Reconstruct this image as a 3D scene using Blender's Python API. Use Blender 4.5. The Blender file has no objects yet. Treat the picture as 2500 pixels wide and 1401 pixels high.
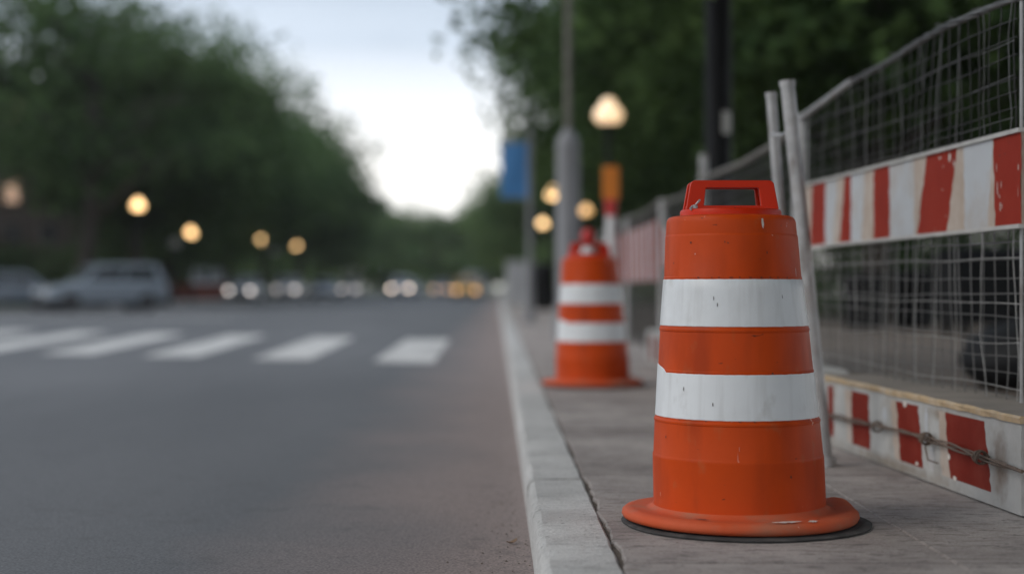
import bpy, math, random
import numpy as np
from mathutils import Vector, Matrix
random.seed(7)
PI = math.pi
sc = bpy.context.scene
COL = sc.collection

# ------------------------------------------------------------------ nodes
def mat(name, base, rough=0.6, var=0.0, scale=3.0, bump=0.0, bscale=60.0, dirt=None, dscale=1.5, damt=0.0,
        metal=0.0, spec=0.5, coat=0.0):
    m = bpy.data.materials.new(name); m.use_nodes = True
    nt = m.node_tree; N = nt.nodes; L = nt.links
    b = N['Principled BSDF']
    b.inputs['Roughness'].default_value = rough
    b.inputs['Metallic'].default_value = metal
    b.inputs['Specular IOR Level'].default_value = spec
    b.inputs['Coat Weight'].default_value = coat
    tc = N.new('ShaderNodeTexCoord')
    col = None
    rgb = N.new('ShaderNodeRGB'); rgb.outputs[0].default_value = (*base, 1); col = rgb.outputs[0]
    if var > 0:
        nz = N.new('ShaderNodeTexNoise'); nz.inputs['Scale'].default_value = scale; nz.inputs['Detail'].default_value = 8
        nz.inputs['Roughness'].default_value = 0.65
        L.new(tc.outputs['Object'], nz.inputs['Vector'])
        mr = N.new('ShaderNodeMapRange'); mr.inputs[1].default_value = 0.25; mr.inputs[2].default_value = 0.75
        mr.inputs[3].default_value = 1 - var; mr.inputs[4].default_value = 1 + var
        L.new(nz.outputs[0], mr.inputs[0])
        mx = N.new('ShaderNodeMix'); mx.data_type = 'RGBA'; mx.blend_type = 'MULTIPLY'; mx.inputs[0].default_value = 1
        L.new(col, mx.inputs[6]); L.new(mr.outputs[0], mx.inputs[7]); col = mx.outputs[2]
    if dirt is not None:
        n2 = N.new('ShaderNodeTexNoise'); n2.inputs['Scale'].default_value = dscale; n2.inputs['Detail'].default_value = 10
        n2.inputs['Roughness'].default_value = 0.7
        L.new(tc.outputs['Object'], n2.inputs['Vector'])
        r2 = N.new('ShaderNodeMapRange'); r2.inputs[1].default_value = 0.48; r2.inputs[2].default_value = 0.72
        r2.inputs[3].default_value = 0; r2.inputs[4].default_value = damt
        L.new(n2.outputs[0], r2.inputs[0])
        m2 = N.new('ShaderNodeMix'); m2.data_type = 'RGBA'
        m2.inputs[7].default_value = (*dirt, 1)
        L.new(r2.outputs[0], m2.inputs[0]); L.new(col, m2.inputs[6]); col = m2.outputs[2]
    L.new(col, b.inputs['Base Color'])
    if bump > 0:
        n3 = N.new('ShaderNodeTexNoise'); n3.inputs['Scale'].default_value = bscale; n3.inputs['Detail'].default_value = 6
        L.new(tc.outputs['Object'], n3.inputs['Vector'])
        bp = N.new('ShaderNodeBump'); bp.inputs['Strength'].default_value = bump; bp.inputs['Distance'].default_value = 0.01
        L.new(n3.outputs[0], bp.inputs['Height']); L.new(bp.outputs[0], b.inputs['Normal'])
    return m

def emat(name, colr, strength):
    m = bpy.data.materials.new(name); m.use_nodes = True
    b = m.node_tree.nodes['Principled BSDF']
    b.inputs['Base Color'].default_value = (0.7, 0.65, 0.55, 1)
    b.inputs['Emission Color'].default_value = (*colr, 1)
    b.inputs['Emission Strength'].default_value = strength
    return m

def leafmat(name, c1, c2, trans):
    m = bpy.data.materials.new(name); m.use_nodes = True
    nt = m.node_tree; N = nt.nodes; L = nt.links
    out = N['Material Output']; N.remove(N['Principled BSDF'])
    geo = N.new('ShaderNodeNewGeometry'); oi = N.new('ShaderNodeObjectInfo')
    mx = N.new('ShaderNodeMix'); mx.data_type = 'RGBA'
    mx.inputs[6].default_value = (*c1, 1); mx.inputs[7].default_value = (*c2, 1)
    tco = N.new('ShaderNodeTexCoord'); cn = N.new('ShaderNodeTexNoise'); cn.inputs['Scale'].default_value = .42; cn.inputs['Detail'].default_value = 3
    L.new(tco.outputs['Object'], cn.inputs['Vector'])
    cr = N.new('ShaderNodeMapRange'); cr.inputs[1].default_value = .36; cr.inputs[2].default_value = .66
    L.new(cn.outputs[0], cr.inputs[0])
    av = N.new('ShaderNodeMix'); av.data_type = 'FLOAT'; av.inputs[0].default_value = .72
    L.new(geo.outputs['Random Per Island'], av.inputs[2]); L.new(cr.outputs[0], av.inputs[3])
    L.new(av.outputs[0], mx.inputs[0])
    hs = N.new('ShaderNodeHueSaturation')
    mr = N.new('ShaderNodeMapRange'); mr.inputs[3].default_value = 0.8; mr.inputs[4].default_value = 1.2
    L.new(oi.outputs['Random'], mr.inputs[0]); L.new(mr.outputs[0], hs.inputs['Value']); L.new(mx.outputs[2], hs.inputs['Color'])
    d = N.new('ShaderNodeBsdfDiffuse'); t = N.new('ShaderNodeBsdfTranslucent'); s = N.new('ShaderNodeMixShader')
    s.inputs[0].default_value = trans
    L.new(hs.outputs[0], d.inputs[0]); L.new(hs.outputs[0], t.inputs[0])
    L.new(d.outputs[0], s.inputs[1]); L.new(t.outputs[0], s.inputs[2]); L.new(s.outputs[0], out.inputs[0])
    return m

# ------------------------------------------------------------------ mesh builder
class MB:
    def __init__(s): s.v = []; s.f = []; s.m = []
    def add(s, vs, fs, mi=0):
        o = len(s.v); s.v += [tuple(p) for p in vs]
        for f in fs: s.f.append(tuple(o + i for i in f)); s.m.append(mi)
    def box(s, x0, x1, y0, y1, z0, z1, mi=0, M=None):
        vs = [Vector((x, y, z)) for z in (z0, z1) for (x, y) in ((x0, y0), (x1, y0), (x1, y1), (x0, y1))]
        if M: vs = [M @ p for p in vs]
        s.add(vs, [(0, 3, 2, 1), (4, 5, 6, 7), (0, 1, 5, 4), (1, 2, 6, 5), (2, 3, 7, 6), (3, 0, 4, 7)], mi)
    def bbox(s, x0, x1, y0, y1, z0, z1, b=0.01, mi=0, M=None):
        # box with chamfered edges
        vs = []; idx = {}
        for ix, (xa, sx) in enumerate(((x0, 1), (x1, -1))):
            for iy, (ya, sy) in enumerate(((y0, 1), (y1, -1))):
                for iz, (za, sz) in enumerate(((z0, 1), (z1, -1))):
                    for k in range(3):
                        p = [xa + sx * b, ya + sy * b, za + sz * b]; p[k] = (xa, ya, za)[k]
                        idx[(ix, iy, iz, k)] = len(vs); vs.append(Vector(p))
        F = []
        for k in range(3):
            for e in (0, 1):
                o = [i for i in range(3) if i != k]
                q = []
                for a, c in ((0, 0), (1, 0), (1, 1), (0, 1)):
                    t = [0, 0, 0]; t[k] = e; t[o[0]] = a; t[o[1]] = c; q.append(idx[(*t, k)])
                F.append(q)
        for k in range(3):
            o = [i for i in range(3) if i != k]
            for a in (0, 1):
                for c in (0, 1):
                    t0 = [0, 0, 0]; t0[o[0]] = a; t0[o[1]] = c; t1 = list(t0); t1[k] = 1
                    F.append([idx[(*t0, o[0])], idx[(*t1, o[0])], idx[(*t1, o[1])], idx[(*t0, o[1])]])
        for a in (0, 1):
            for c in (0, 1):
                for d in (0, 1): F.append([idx[(a, c, d, k)] for k in range(3)])
        ctr = Vector(((x0 + x1) / 2, (y0 + y1) / 2, (z0 + z1) / 2))
        G = []
        for f in F:
            n = (vs[f[1]] - vs[f[0]]).cross(vs[f[2]] - vs[f[0]])
            cc = sum((vs[i] for i in f), Vector()) / len(f) - ctr
            G.append(f if n.dot(cc) > 0 else f[::-1])
        if M: vs = [M @ p for p in vs]
        s.add(vs, G, mi)
    def lathe(s, prof, n=48, mi=0, cx=0, cy=0, shear=0.0, wob=0.0, cap=True):
        o = len(s.v)
        for (r, z) in prof:
            for k in range(n):
                a = 2 * PI * k / n
                w = 1 + wob * math.sin(3 * a + 1.3) + wob * .6 * math.sin(7 * a)
                s.v.append((cx + r * w * math.cos(a) - shear * z, cy + r * w * math.sin(a), z))
        for i in range(len(prof) - 1):
            for k in range(n):
                k2 = (k + 1) % n
                s.f.append((o + i * n + k, o + i * n + k2, o + (i + 1) * n + k2, o + (i + 1) * n + k)); s.m.append(mi)
        if cap:
            s.f.append(tuple(o + k for k in range(n))[::-1]); s.m.append(mi)
            e = o + (len(prof) - 1) * n
            s.f.append(tuple(e + k for k in range(n))); s.m.append(mi)
    def tube(s, pts, r, n=6, mi=0, cap=True):
        pts = [Vector(p) for p in pts]
        rs = r if isinstance(r, (list, tuple)) else [r] * len(pts)
        o = len(s.v)
        up = None
        for i, p in enumerate(pts):
            t = (pts[min(i + 1, len(pts) - 1)] - pts[max(i - 1, 0)]).normalized()
            if up is None:
                up = Vector((0, 0, 1)) if abs(t.z) < .9 else Vector((1, 0, 0))
            a = t.cross(up).normalized(); b = a.cross(t).normalized(); up = b
            for k in range(n):
                q = p + (a * math.cos(2 * PI * k / n) + b * math.sin(2 * PI * k / n)) * rs[i]
                s.v.append(tuple(q))
        for i in range(len(pts) - 1):
            for k in range(n):
                k2 = (k + 1) % n
                s.f.append((o + i * n + k, o + (i + 1) * n + k, o + (i + 1) * n + k2, o + i * n + k2)); s.m.append(mi)
        if cap:
            s.f.append(tuple(o + k for k in range(n))); s.m.append(mi)
            e = o + (len(pts) - 1) * n
            s.f.append(tuple(e + k for k in range(n))[::-1]); s.m.append(mi)
    def build(s, name, mats, parent=None, smooth=False, angle=35):
        me = bpy.data.meshes.new(name)
        me.from_pydata(s.v, [], s.f)
        for m in (mats if isinstance(mats, (list, tuple)) else [mats]): me.materials.append(m)
        me.polygons.foreach_set('material_index', s.m)
        if smooth:
            me.polygons.foreach_set('use_smooth', [True] * len(s.f))
            try: me.set_sharp_from_angle(angle=math.radians(angle))
            except Exception: pass
        me.update()
        o = bpy.data.objects.new(name, me); COL.objects.link(o)
        if parent: o.parent = parent
        return o

def tag(o, label=None, cat=None, group=None, kind=None):
    if label: o['label'] = label
    if cat: o['category'] = cat
    if group: o['group'] = group
    if kind: o['kind'] = kind
    return o
def thing(name, label, cat, loc=(0, 0, 0), rz=0, group=None):
    o = bpy.data.objects.new(name, None); COL.objects.link(o)
    o.location = loc; o.rotation_euler = (0, 0, rz); o.empty_display_size = .1
    return tag(o, label, cat, group)
def dup(root, loc, rz=0, label=None, scale=None, swap=None):
    def cp(o, par):
        c = o.copy(); COL.objects.link(c)
        if par: c.parent = par
        for ch in list(o.children): cp(ch, c)
        return c
    r = cp(root, None)
    r.location = loc; r.rotation_euler = (0, 0, rz)
    if scale: r.scale = scale if isinstance(scale, (tuple, list)) else (scale,) * 3
    if label: r['label'] = label
    return r

# ------------------------------------------------------------------ camera frame (scene built in metres: x right of the lens, y along the street, z above the pavement)
EYE = 0.685
ROAD = -0.13

# ------------------------------------------------------------------ materials
def asphalt():
    m = bpy.data.materials.new('asphalt'); m.use_nodes = True
    nt = m.node_tree; N = nt.nodes; L = nt.links; b = N['Principled BSDF']
    tc = N.new('ShaderNodeTexCoord')
    big = N.new('ShaderNodeTexNoise'); big.inputs['Scale'].default_value = .35; big.inputs['Detail'].default_value = 6
    mp = N.new('ShaderNodeMapping'); mp.inputs['Scale'].default_value = (1.6, .35, 1)
    L.new(tc.outputs['Object'], mp.inputs[0]); L.new(mp.outputs[0], big.inputs['Vector'])
    fine = N.new('ShaderNodeTexNoise'); fine.inputs['Scale'].default_value = 125; fine.inputs['Detail'].default_value = 4
    L.new(tc.outputs['Object'], fine.inputs['Vector'])
    r1 = N.new('ShaderNodeValToRGB'); e = r1.color_ramp.elements
    e[0].position = .3; e[0].color = (.082, .084, .089, 1); e[1].position = .72; e[1].color = (.138, .138, .143, 1)
    L.new(big.outputs[0], r1.inputs[0])
    # brownish silt lying along the gutter
    sx = N.new('ShaderNodeSeparateXYZ'); L.new(tc.outputs['Object'], sx.inputs[0])
    ns = N.new('ShaderNodeTexNoise'); ns.inputs['Scale'].default_value = 1.1; ns.inputs['Detail'].default_value = 7
    L.new(tc.outputs['Object'], ns.inputs['Vector'])
    ad = N.new('ShaderNodeMath'); ad.operation = 'MULTIPLY_ADD'; ad.inputs[1].default_value = .9
    L.new(ns.outputs[0], ad.inputs[0]); L.new(sx.outputs[0], ad.inputs[2])
    mr = N.new('ShaderNodeMapRange'); mr.inputs[1].default_value = -.5; mr.inputs[2].default_value = .35; mr.inputs[3].default_value = 0; mr.inputs[4].default_value = .92
    L.new(ad.outputs[0], mr.inputs[0])
    mx = N.new('ShaderNodeMix'); mx.data_type = 'RGBA'; mx.inputs[7].default_value = (.26, .20, .18, 1)
    L.new(mr.outputs[0], mx.inputs[0]); L.new(r1.outputs[0], mx.inputs[6])
    m2 = N.new('ShaderNodeMix'); m2.data_type = 'RGBA'; m2.blend_type = 'MULTIPLY'; m2.inputs[0].default_value = 1
    fr = N.new('ShaderNodeMapRange'); fr.inputs[1].default_value = .3; fr.inputs[2].default_value = .7; fr.inputs[3].default_value = .55; fr.inputs[4].default_value = 1.48
    L.new(fine.outputs[0], fr.inputs[0]); L.new(mx.outputs[2], m2.inputs[6]); L.new(fr.outputs[0], m2.inputs[7])
    st = N.new('ShaderNodeTexNoise'); st.inputs['Scale'].default_value = 4.5; st.inputs['Detail'].default_value = 9; st.inputs['Roughness'].default_value = .7
    L.new(tc.outputs['Object'], st.inputs['Vector'])
    sr = N.new('ShaderNodeMapRange'); sr.inputs[1].default_value = .57; sr.inputs[2].default_value = .72; sr.inputs[3].default_value = 0; sr.inputs[4].default_value = .55
    L.new(st.outputs[0], sr.inputs[0])
    m4 = N.new('ShaderNodeMix'); m4.data_type = 'RGBA'; m4.inputs[7].default_value = (.055, .05, .048, 1)
    L.new(sr.outputs[0], m4.inputs[0]); L.new(m2.outputs[2], m4.inputs[6])
    L.new(m4.outputs[2], b.inputs['Base Color'])
    b.inputs['Roughness'].default_value = .72
    bp = N.new('ShaderNodeBump'); bp.inputs['Strength'].default_value = .35; bp.inputs['Distance'].default_value = .004
    L.new(fine.outputs[0], bp.inputs['Height']); L.new(bp.outputs[0], b.inputs['Normal'])
    return m

def concrete(name, c1, c2, crack=.0, seed=0.0, stain=.5):
    m = bpy.data.materials.new(name); m.use_nodes = True
    nt = m.node_tree; N = nt.nodes; L = nt.links; b = N['Principled BSDF']
    tc = N.new('ShaderNodeTexCoord')
    mp = N.new('ShaderNodeMapping'); mp.inputs['Location'].default_value = (seed, seed * .7, 0)
    L.new(tc.outputs['Object'], mp.inputs[0]); V = mp.outputs[0]
    n1 = N.new('ShaderNodeTexNoise'); n1.inputs['Scale'].default_value = 1.4; n1.inputs['Detail'].default_value = 10; n1.inputs['Roughness'].default_value = .68
    L.new(V, n1.inputs['Vector'])
    r1 = N.new('ShaderNodeValToRGB'); e = r1.color_ramp.elements
    e[0].position = .34; e[0].color = (*c1, 1); e[1].position = .66; e[1].color = (*c2, 1)
    L.new(n1.outputs[0], r1.inputs[0])
    n2 = N.new('ShaderNodeTexNoise'); n2.inputs['Scale'].default_value = 9; n2.inputs['Detail'].default_value = 12; n2.inputs['Roughness'].default_value = .75
    L.new(V, n2.inputs['Vector'])
    s2 = N.new('ShaderNodeMapRange'); s2.inputs[1].default_value = .54; s2.inputs[2].default_value = .75; s2.inputs[3].default_value = 0; s2.inputs[4].default_value = stain
    L.new(n2.outputs[0], s2.inputs[0])
    mx = N.new('ShaderNodeMix'); mx.data_type = 'RGBA'; mx.inputs[7].default_value = (.09, .08, .072, 1)
    L.new(s2.outputs[0], mx.inputs[0]); L.new(r1.outputs[0], mx.inputs[6])
    n3 = N.new('ShaderNodeTexNoise'); n3.inputs['Scale'].default_value = 110; n3.inputs['Detail'].default_value = 6; n3.inputs['Roughness'].default_value = .7
    L.new(V, n3.inputs['Vector'])
    fr = N.new('ShaderNodeMapRange'); fr.inputs[1].default_value = .3; fr.inputs[2].default_value = .7; fr.inputs[3].default_value = .72; fr.inputs[4].default_value = 1.28
    L.new(n3.outputs[0], fr.inputs[0])
    m2 = N.new('ShaderNodeMix'); m2.data_type = 'RGBA'; m2.blend_type = 'MULTIPLY'; m2.inputs[0].default_value = 1
    L.new(mx.outputs[2], m2.inputs[6]); L.new(fr.outputs[0], m2.inputs[7]); col = m2.outputs[2]
    hgt = N.new('ShaderNodeMath'); hgt.operation = 'ADD'; L.new(n3.outputs[0], hgt.inputs[0]); L.new(n2.outputs[0], hgt.inputs[1])
    h = hgt.outputs[0]
    ms = N.new('ShaderNodeMapping'); ms.inputs['Scale'].default_value = (9, 26, 9); ms.inputs['Rotation'].default_value = (0, 0, .25)
    L.new(V, ms.inputs[0])
    n5 = N.new('ShaderNodeTexNoise'); n5.inputs['Scale'].default_value = 1; n5.inputs['Detail'].default_value = 9; n5.inputs['Roughness'].default_value = .72
    L.new(ms.outputs[0], n5.inputs['Vector'])
    s5 = N.new('ShaderNodeMapRange'); s5.inputs[1].default_value = .52; s5.inputs[2].default_value = .68; s5.inputs[3].default_value = 0; s5.inputs[4].default_value = stain
    L.new(n5.outputs[0], s5.inputs[0])
    m5 = N.new('ShaderNodeMix'); m5.data_type = 'RGBA'; m5.inputs[7].default_value = (.085, .072, .066, 1)
    L.new(s5.outputs[0], m5.inputs[0]); L.new(col, m5.inputs[6]); col = m5.outputs[2]
    n6 = N.new('ShaderNodeTexNoise'); n6.inputs['Scale'].default_value = 55; n6.inputs['Detail'].default_value = 2
    L.new(V, n6.inputs['Vector'])
    s6 = N.new('ShaderNodeMapRange'); s6.inputs[1].default_value = .66; s6.inputs[2].default_value = .72; s6.inputs[3].default_value = 0; s6.inputs[4].default_value = .75
    L.new(n6.outputs[0], s6.inputs[0])
    m6 = N.new('ShaderNodeMix'); m6.data_type = 'RGBA'; m6.inputs[7].default_value = (.08, .072, .066, 1)
    L.new(s6.outputs[0], m6.inputs[0]); L.new(col, m6.inputs[6]); col = m6.outputs[2]
    h2 = N.new('ShaderNodeMath'); h2.operation = 'SUBTRACT'; L.new(h, h2.inputs[0]); L.new(s6.outputs[0], h2.inputs[1]); h = h2.outputs[0]
    if crack > 0:
        wv = N.new('ShaderNodeTexNoise'); wv.inputs['Scale'].default_value = 3; wv.inputs['Detail'].default_value = 6
        L.new(V, wv.inputs['Vector'])
        vm = N.new('ShaderNodeVectorMath'); vm.operation = 'MULTIPLY_ADD'; vm.inputs[1].default_value = (.5, .5, 0)
        L.new(wv.outputs['Color'], vm.inputs[0]); L.new(V, vm.inputs[2])
        vo = N.new('ShaderNodeTexVoronoi'); vo.feature = 'DISTANCE_TO_EDGE'; vo.inputs['Scale'].default_value = 1.1
        L.new(vm.outputs[0], vo.inputs['Vector'])
        cr = N.new('ShaderNodeMapRange'); cr.inputs[1].default_value = .0; cr.inputs[2].default_value = .012; cr.inputs[3].default_value = crack; cr.inputs[4].default_value = 0
        L.new(vo.outputs['Distance'], cr.inputs[0])
        gate = N.new('ShaderNodeMath'); gate.operation = 'MULTIPLY'
        gr = N.new('ShaderNodeMapRange'); gr.inputs[1].default_value = .5; gr.inputs[2].default_value = .6
        L.new(n1.outputs[0], gr.inputs[0]); L.new(gr.outputs[0], gate.inputs[0]); L.new(cr.outputs[0], gate.inputs[1])
        m3 = N.new('ShaderNodeMix'); m3.data_type = 'RGBA'; m3.inputs[7].default_value = (.05, .045, .04, 1)
        L.new(gate.outputs[0], m3.inputs[0]); L.new(col, m3.inputs[6]); col = m3.outputs[2]
    L.new(col, b.inputs['Base Color'])
    b.inputs['Roughness'].default_value = .85
    bp = N.new('ShaderNodeBump'); bp.inputs['Strength'].default_value = .9; bp.inputs['Distance'].default_value = .007
    L.new(h, bp.inputs['Height']); L.new(bp.outputs[0], b.inputs['Normal'])
    return m

def plastic(name, base, faded, rough=.42, chips=True, scr=(.75, .55, .45)):
    """weathered orange plastic: fading blotches, scuffs running down, small dark pits"""
    m = bpy.data.materials.new(name); m.use_nodes = True
    nt = m.node_tree; N = nt.nodes; L = nt.links; b = N['Principled BSDF']
    tc = N.new('ShaderNodeTexCoord'); V = tc.outputs['Object']
    n1 = N.new('ShaderNodeTexNoise'); n1.inputs['Scale'].default_value = 5; n1.inputs['Detail'].default_value = 9; n1.inputs['Roughness'].default_value = .65
    L.new(V, n1.inputs['Vector'])
    r1 = N.new('ShaderNodeMapRange'); r1.inputs[1].default_value = .35; r1.inputs[2].default_value = .75; r1.inputs[3].default_value = 0; r1.inputs[4].default_value = .55
    L.new(n1.outputs[0], r1.inputs[0])
    mx = N.new('ShaderNodeMix'); mx.data_type = 'RGBA'; mx.inputs[6].default_value = (*base, 1); mx.inputs[7].default_value = (*faded, 1)
    L.new(r1.outputs[0], mx.inputs[0]); col = mx.outputs[2]
    if chips:
        # fine scratches: stretched noise
        for sc_, mpz, th, c, amt in (((60, 60, 5), (0, 0, 0), .745, scr, .3), ((26, 26, 90), (2, 1, 3), .735, (.04, .02, .015), .8), ((45, 45, 30), (5, 1, 0), .74, scr, .7)):
            mp = N.new('ShaderNodeMapping'); mp.inputs['Scale'].default_value = sc_; mp.inputs['Location'].default_value = mpz
            mp.inputs['Rotation'].default_value = (.12, .2, 0)
            L.new(V, mp.inputs[0])
            nn = N.new('ShaderNodeTexNoise'); nn.inputs['Scale'].default_value = 1; nn.inputs['Detail'].default_value = 3
            L.new(mp.outputs[0], nn.inputs['Vector'])
            rr = N.new('ShaderNodeMapRange'); rr.inputs[1].default_value = th; rr.inputs[2].default_value = th + .02; rr.inputs[3].default_value = 0; rr.inputs[4].default_value = amt
            L.new(nn.outputs[0], rr.inputs[0])
            m3 = N.new('ShaderNodeMix'); m3.data_type = 'RGBA'; m3.inputs[7].default_value = (*c, 1)
            L.new(rr.outputs[0], m3.inputs[0]); L.new(col, m3.inputs[6]); col = m3.outputs[2]
    L.new(col, b.inputs['Base Color'])
    rg = N.new('ShaderNodeMapRange'); rg.inputs[3].default_value = rough - .08; rg.inputs[4].default_value = rough + .18
    L.new(n1.outputs[0], rg.inputs[0]); L.new(rg.outputs[0], b.inputs['Roughness'])
    b.inputs['Specular IOR Level'].default_value = .16
    n4 = N.new('ShaderNodeTexNoise'); n4.inputs['Scale'].default_value = 14; n4.inputs['Detail'].default_value = 3
    L.new(V, n4.inputs['Vector'])
    bp = N.new('ShaderNodeBump'); bp.inputs['Strength'].default_value = .12; bp.inputs['Distance'].default_value = .01
    L.new(n4.outputs[0], bp.inputs['Height']); L.new(bp.outputs[0], b.inputs['Normal'])
    return m

M = {}
M['asphalt'] = asphalt()
M['slab'] = concrete('pavement_concrete', (.26, .222, .205), (.50, .445, .41), crack=0, seed=3.1, stain=.9)
M['kerb'] = concrete('kerb_concrete', (.45, .44, .42), (.62, .605, .58), seed=8, stain=.45)
M['site'] = concrete('site_ground_dust', (.115, .09, .07), (.20, .16, .128), seed=5, stain=.5)
M['gap'] = mat('joint_soil', (.12, .097, .078), .95, var=.4, scale=20)
M['grass'] = mat('lawn', (.05, .075, .028), .9, var=.45, scale=.6, bump=.6, bscale=25)
M['line'] = mat('road_paint', (.62, .60, .57), .7, var=.25, scale=.9, dirt=(.17, .17, .17), dscale=2.2, damt=.9)
M['orange'] = plastic('orange_plastic', (.58, .064, .004), (.46, .047, .004))
M['handle'] = plastic('red_orange_plastic', (.60, .028, .004), (.50, .03, .006), rough=.33)
M['flange'] = plastic('faded_orange_plastic', (.56, .085, .026), (.55, .17, .095), rough=.6)
M['sheet'] = mat('white_sheeting', (.74, .76, .77), .4, var=.05, scale=4, dirt=(.42, .42, .41), dscale=3, damt=.3)
def streaks(m, scale, col, lo, hi, amt):
    nt = m.node_tree; N = nt.nodes; L = nt.links; b = N['Principled BSDF']
    src = b.inputs['Base Color'].links[0].from_socket
    tc = N.new('ShaderNodeTexCoord'); mp = N.new('ShaderNodeMapping'); mp.inputs['Scale'].default_value = scale; L.new(tc.outputs['Object'], mp.inputs[0])
    nz = N.new('ShaderNodeTexNoise'); nz.inputs['Scale'].default_value = 1; nz.inputs['Detail'].default_value = 5; L.new(mp.outputs[0], nz.inputs['Vector'])
    mr = N.new('ShaderNodeMapRange'); mr.inputs[1].default_value = lo; mr.inputs[2].default_value = hi; mr.inputs[3].default_value = 0; mr.inputs[4].default_value = amt; L.new(nz.outputs[0], mr.inputs[0])
    mx = N.new('ShaderNodeMix'); mx.data_type = 'RGBA'; mx.inputs[7].default_value = (*col, 1); L.new(mr.outputs[0], mx.inputs[0]); L.new(src, mx.inputs[6])
    L.new(mx.outputs[2], b.inputs['Base Color'])
streaks(M['sheet'], (34, 34, 1.2), (.5, .5, .49), .48, .68, .35)
streaks(M['sheet'], (14, 14, 9), (.40, .38, .35), .6, .75, .5)
streaks(M['orange'], (9, 9, 2.2), (.27, .03, .006), .5, .72, .55)
streaks(M['orange'], (16, 16, 11), (.40, .13, .05), .62, .74, .5)
streaks(M['flange'], (9, 9, 20), (.33, .16, .10), .5, .7, .6)
M['rubber'] = mat('black_rubber', (.045, .044, .043), .85, var=.5, scale=8, bump=.5, bscale=40, dirt=(.16, .15, .14), dscale=6, damt=.8)
M['chip'] = mat('bare_chip', (.66, .60, .54), .6, var=.2, scale=30)
M['darkchip'] = mat('dark_scuff', (.05, .03, .025), .8)
M['galv'] = mat('galvanised_tube', (.42, .415, .41), .45, var=.3, scale=9, metal=.35, dirt=(.25, .2, .17), dscale=7, damt=.6)
M['oldrail'] = mat('old_rail', (.17, .155, .135), .6, metal=.2, var=.35, scale=6)
streaks(M['galv'], (14, 14, 5), (.15, .12, .10), .56, .68, .6)
M['wire3'] = mat('pale_wire', (.40, .39, .37), .45, metal=.5, var=.4, scale=14)
M['wire'] = mat('fence_wire', (.045, .042, .04), .45, metal=.6, var=.35, scale=14)
M['wire2'] = mat('bright_wire', (.17, .165, .16), .4, metal=.7, var=.4, scale=11)
M['bred'] = mat('board_red', (.27, .021, .008), .6, spec=.12, var=.22, scale=5, dirt=(.24, .028, .014), dscale=5, damt=.6)
M['bwhite'] = mat('board_white', (.48, .495, .51), .45, var=.08, scale=5, dirt=(.40, .33, .27), dscale=3, damt=.9)
M['btan'] = mat('board_tan', (.43, .34, .27), .55, var=.15, scale=6, dirt=(.55, .52, .49), dscale=6, damt=.6)
M['bframe'] = mat('board_alu', (.55, .53, .50), .4, metal=.4, var=.2, scale=10)
M['lwhite'] = mat('barrier_white', (.42, .415, .395), .6, var=.2, scale=4, dirt=(.25, .20, .155), dscale=3.5, damt=.8, bump=.25, bscale=18)
def rust_patch(m, c, sz, col):
    nt = m.node_tree; N = nt.nodes; L = nt.links; b = N['Principled BSDF']
    src = b.inputs['Base Color'].links[0].from_socket
    tc = N.new('ShaderNodeTexCoord')
    sb = N.new('ShaderNodeVectorMath'); sb.operation = 'SUBTRACT'; sb.inputs[1].default_value = c
    L.new(tc.outputs['Object'], sb.inputs[0])
    dv = N.new('ShaderNodeVectorMath'); dv.operation = 'DIVIDE'; dv.inputs[1].default_value = sz; L.new(sb.outputs[0], dv.inputs[0])
    ln = N.new('ShaderNodeVectorMath'); ln.operation = 'LENGTH'; L.new(dv.outputs[0], ln.inputs[0])
    nz = N.new('ShaderNodeTexNoise'); nz.inputs['Scale'].default_value = 22; nz.inputs['Detail'].default_value = 6; L.new(tc.outputs['Object'], nz.inputs['Vector'])
    ad = N.new('ShaderNodeMath'); ad.operation = 'MULTIPLY_ADD'; ad.inputs[1].default_value = 1.1; L.new(nz.outputs[0], ad.inputs[0]); L.new(ln.outputs['Value'], ad.inputs[2])
    mr = N.new('ShaderNodeMapRange'); mr.inputs[1].default_value = .7; mr.inputs[2].default_value = 1.6; mr.inputs[3].default_value = .9; mr.inputs[4].default_value = 0; L.new(ad.outputs[0], mr.inputs[0])
    mx = N.new('ShaderNodeMix'); mx.data_type = 'RGBA'; mx.inputs[7].default_value = (*col, 1); L.new(mr.outputs[0], mx.inputs[0]); L.new(src, mx.inputs[6])
    L.new(mx.outputs[2], b.inputs['Base Color'])
rust_patch(M['lwhite'], (1.55, 4.80, .135), (1, .075, .12), (.15, .10, .065))
rust_patch(M['lwhite'], (1.53, 5.32, .25), (1, .16, .03), (.24, .19, .14))
rust_patch(M['lwhite'], (1.5, 5.9, .02), (1, .9, .035), (.22, .18, .14))
M['lred'] = mat('barrier_red', (.19, .019, .010), .7, spec=.1, var=.22, scale=6, dirt=(.20, .05, .035), dscale=6, damt=.5)
M['stain'] = mat('barrier_rust_stain', (.25, .19, .14), .7, var=.35, scale=14)
M['ledge'] = mat('ledge_board', (.25, .215, .18), .75, var=.25, scale=6, bump=.3, bscale=30)
M['wood'] = mat('worn_wood_edge', (.46, .33, .19), .7, var=.35, scale=12, dirt=(.45, .42, .37), dscale=8, damt=.8)
M['rust'] = mat('rusty_wire', (.13, .09, .065), .7, var=.4, scale=20)
M['blackpaint'] = mat('black_paint', (.006, .006, .007), .55, var=.2, scale=5, spec=.2)
M['pole'] = mat('grey_pole_paint', (.21, .21, .22), .5, var=.12, scale=3)
M['white'] = mat('white_paint', (.72, .72, .72), .45, var=.08, scale=3)
M['blue'] = mat('blue_banner', (.05, .19, .42), .6, var=.08, scale=3)
M['osign'] = mat('orange_sign', (.72, .22, .02), .5, var=.06, scale=4)
M['redpl'] = mat('red_plastic', (.55, .03, .025), .45, var=.1, scale=6)
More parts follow.
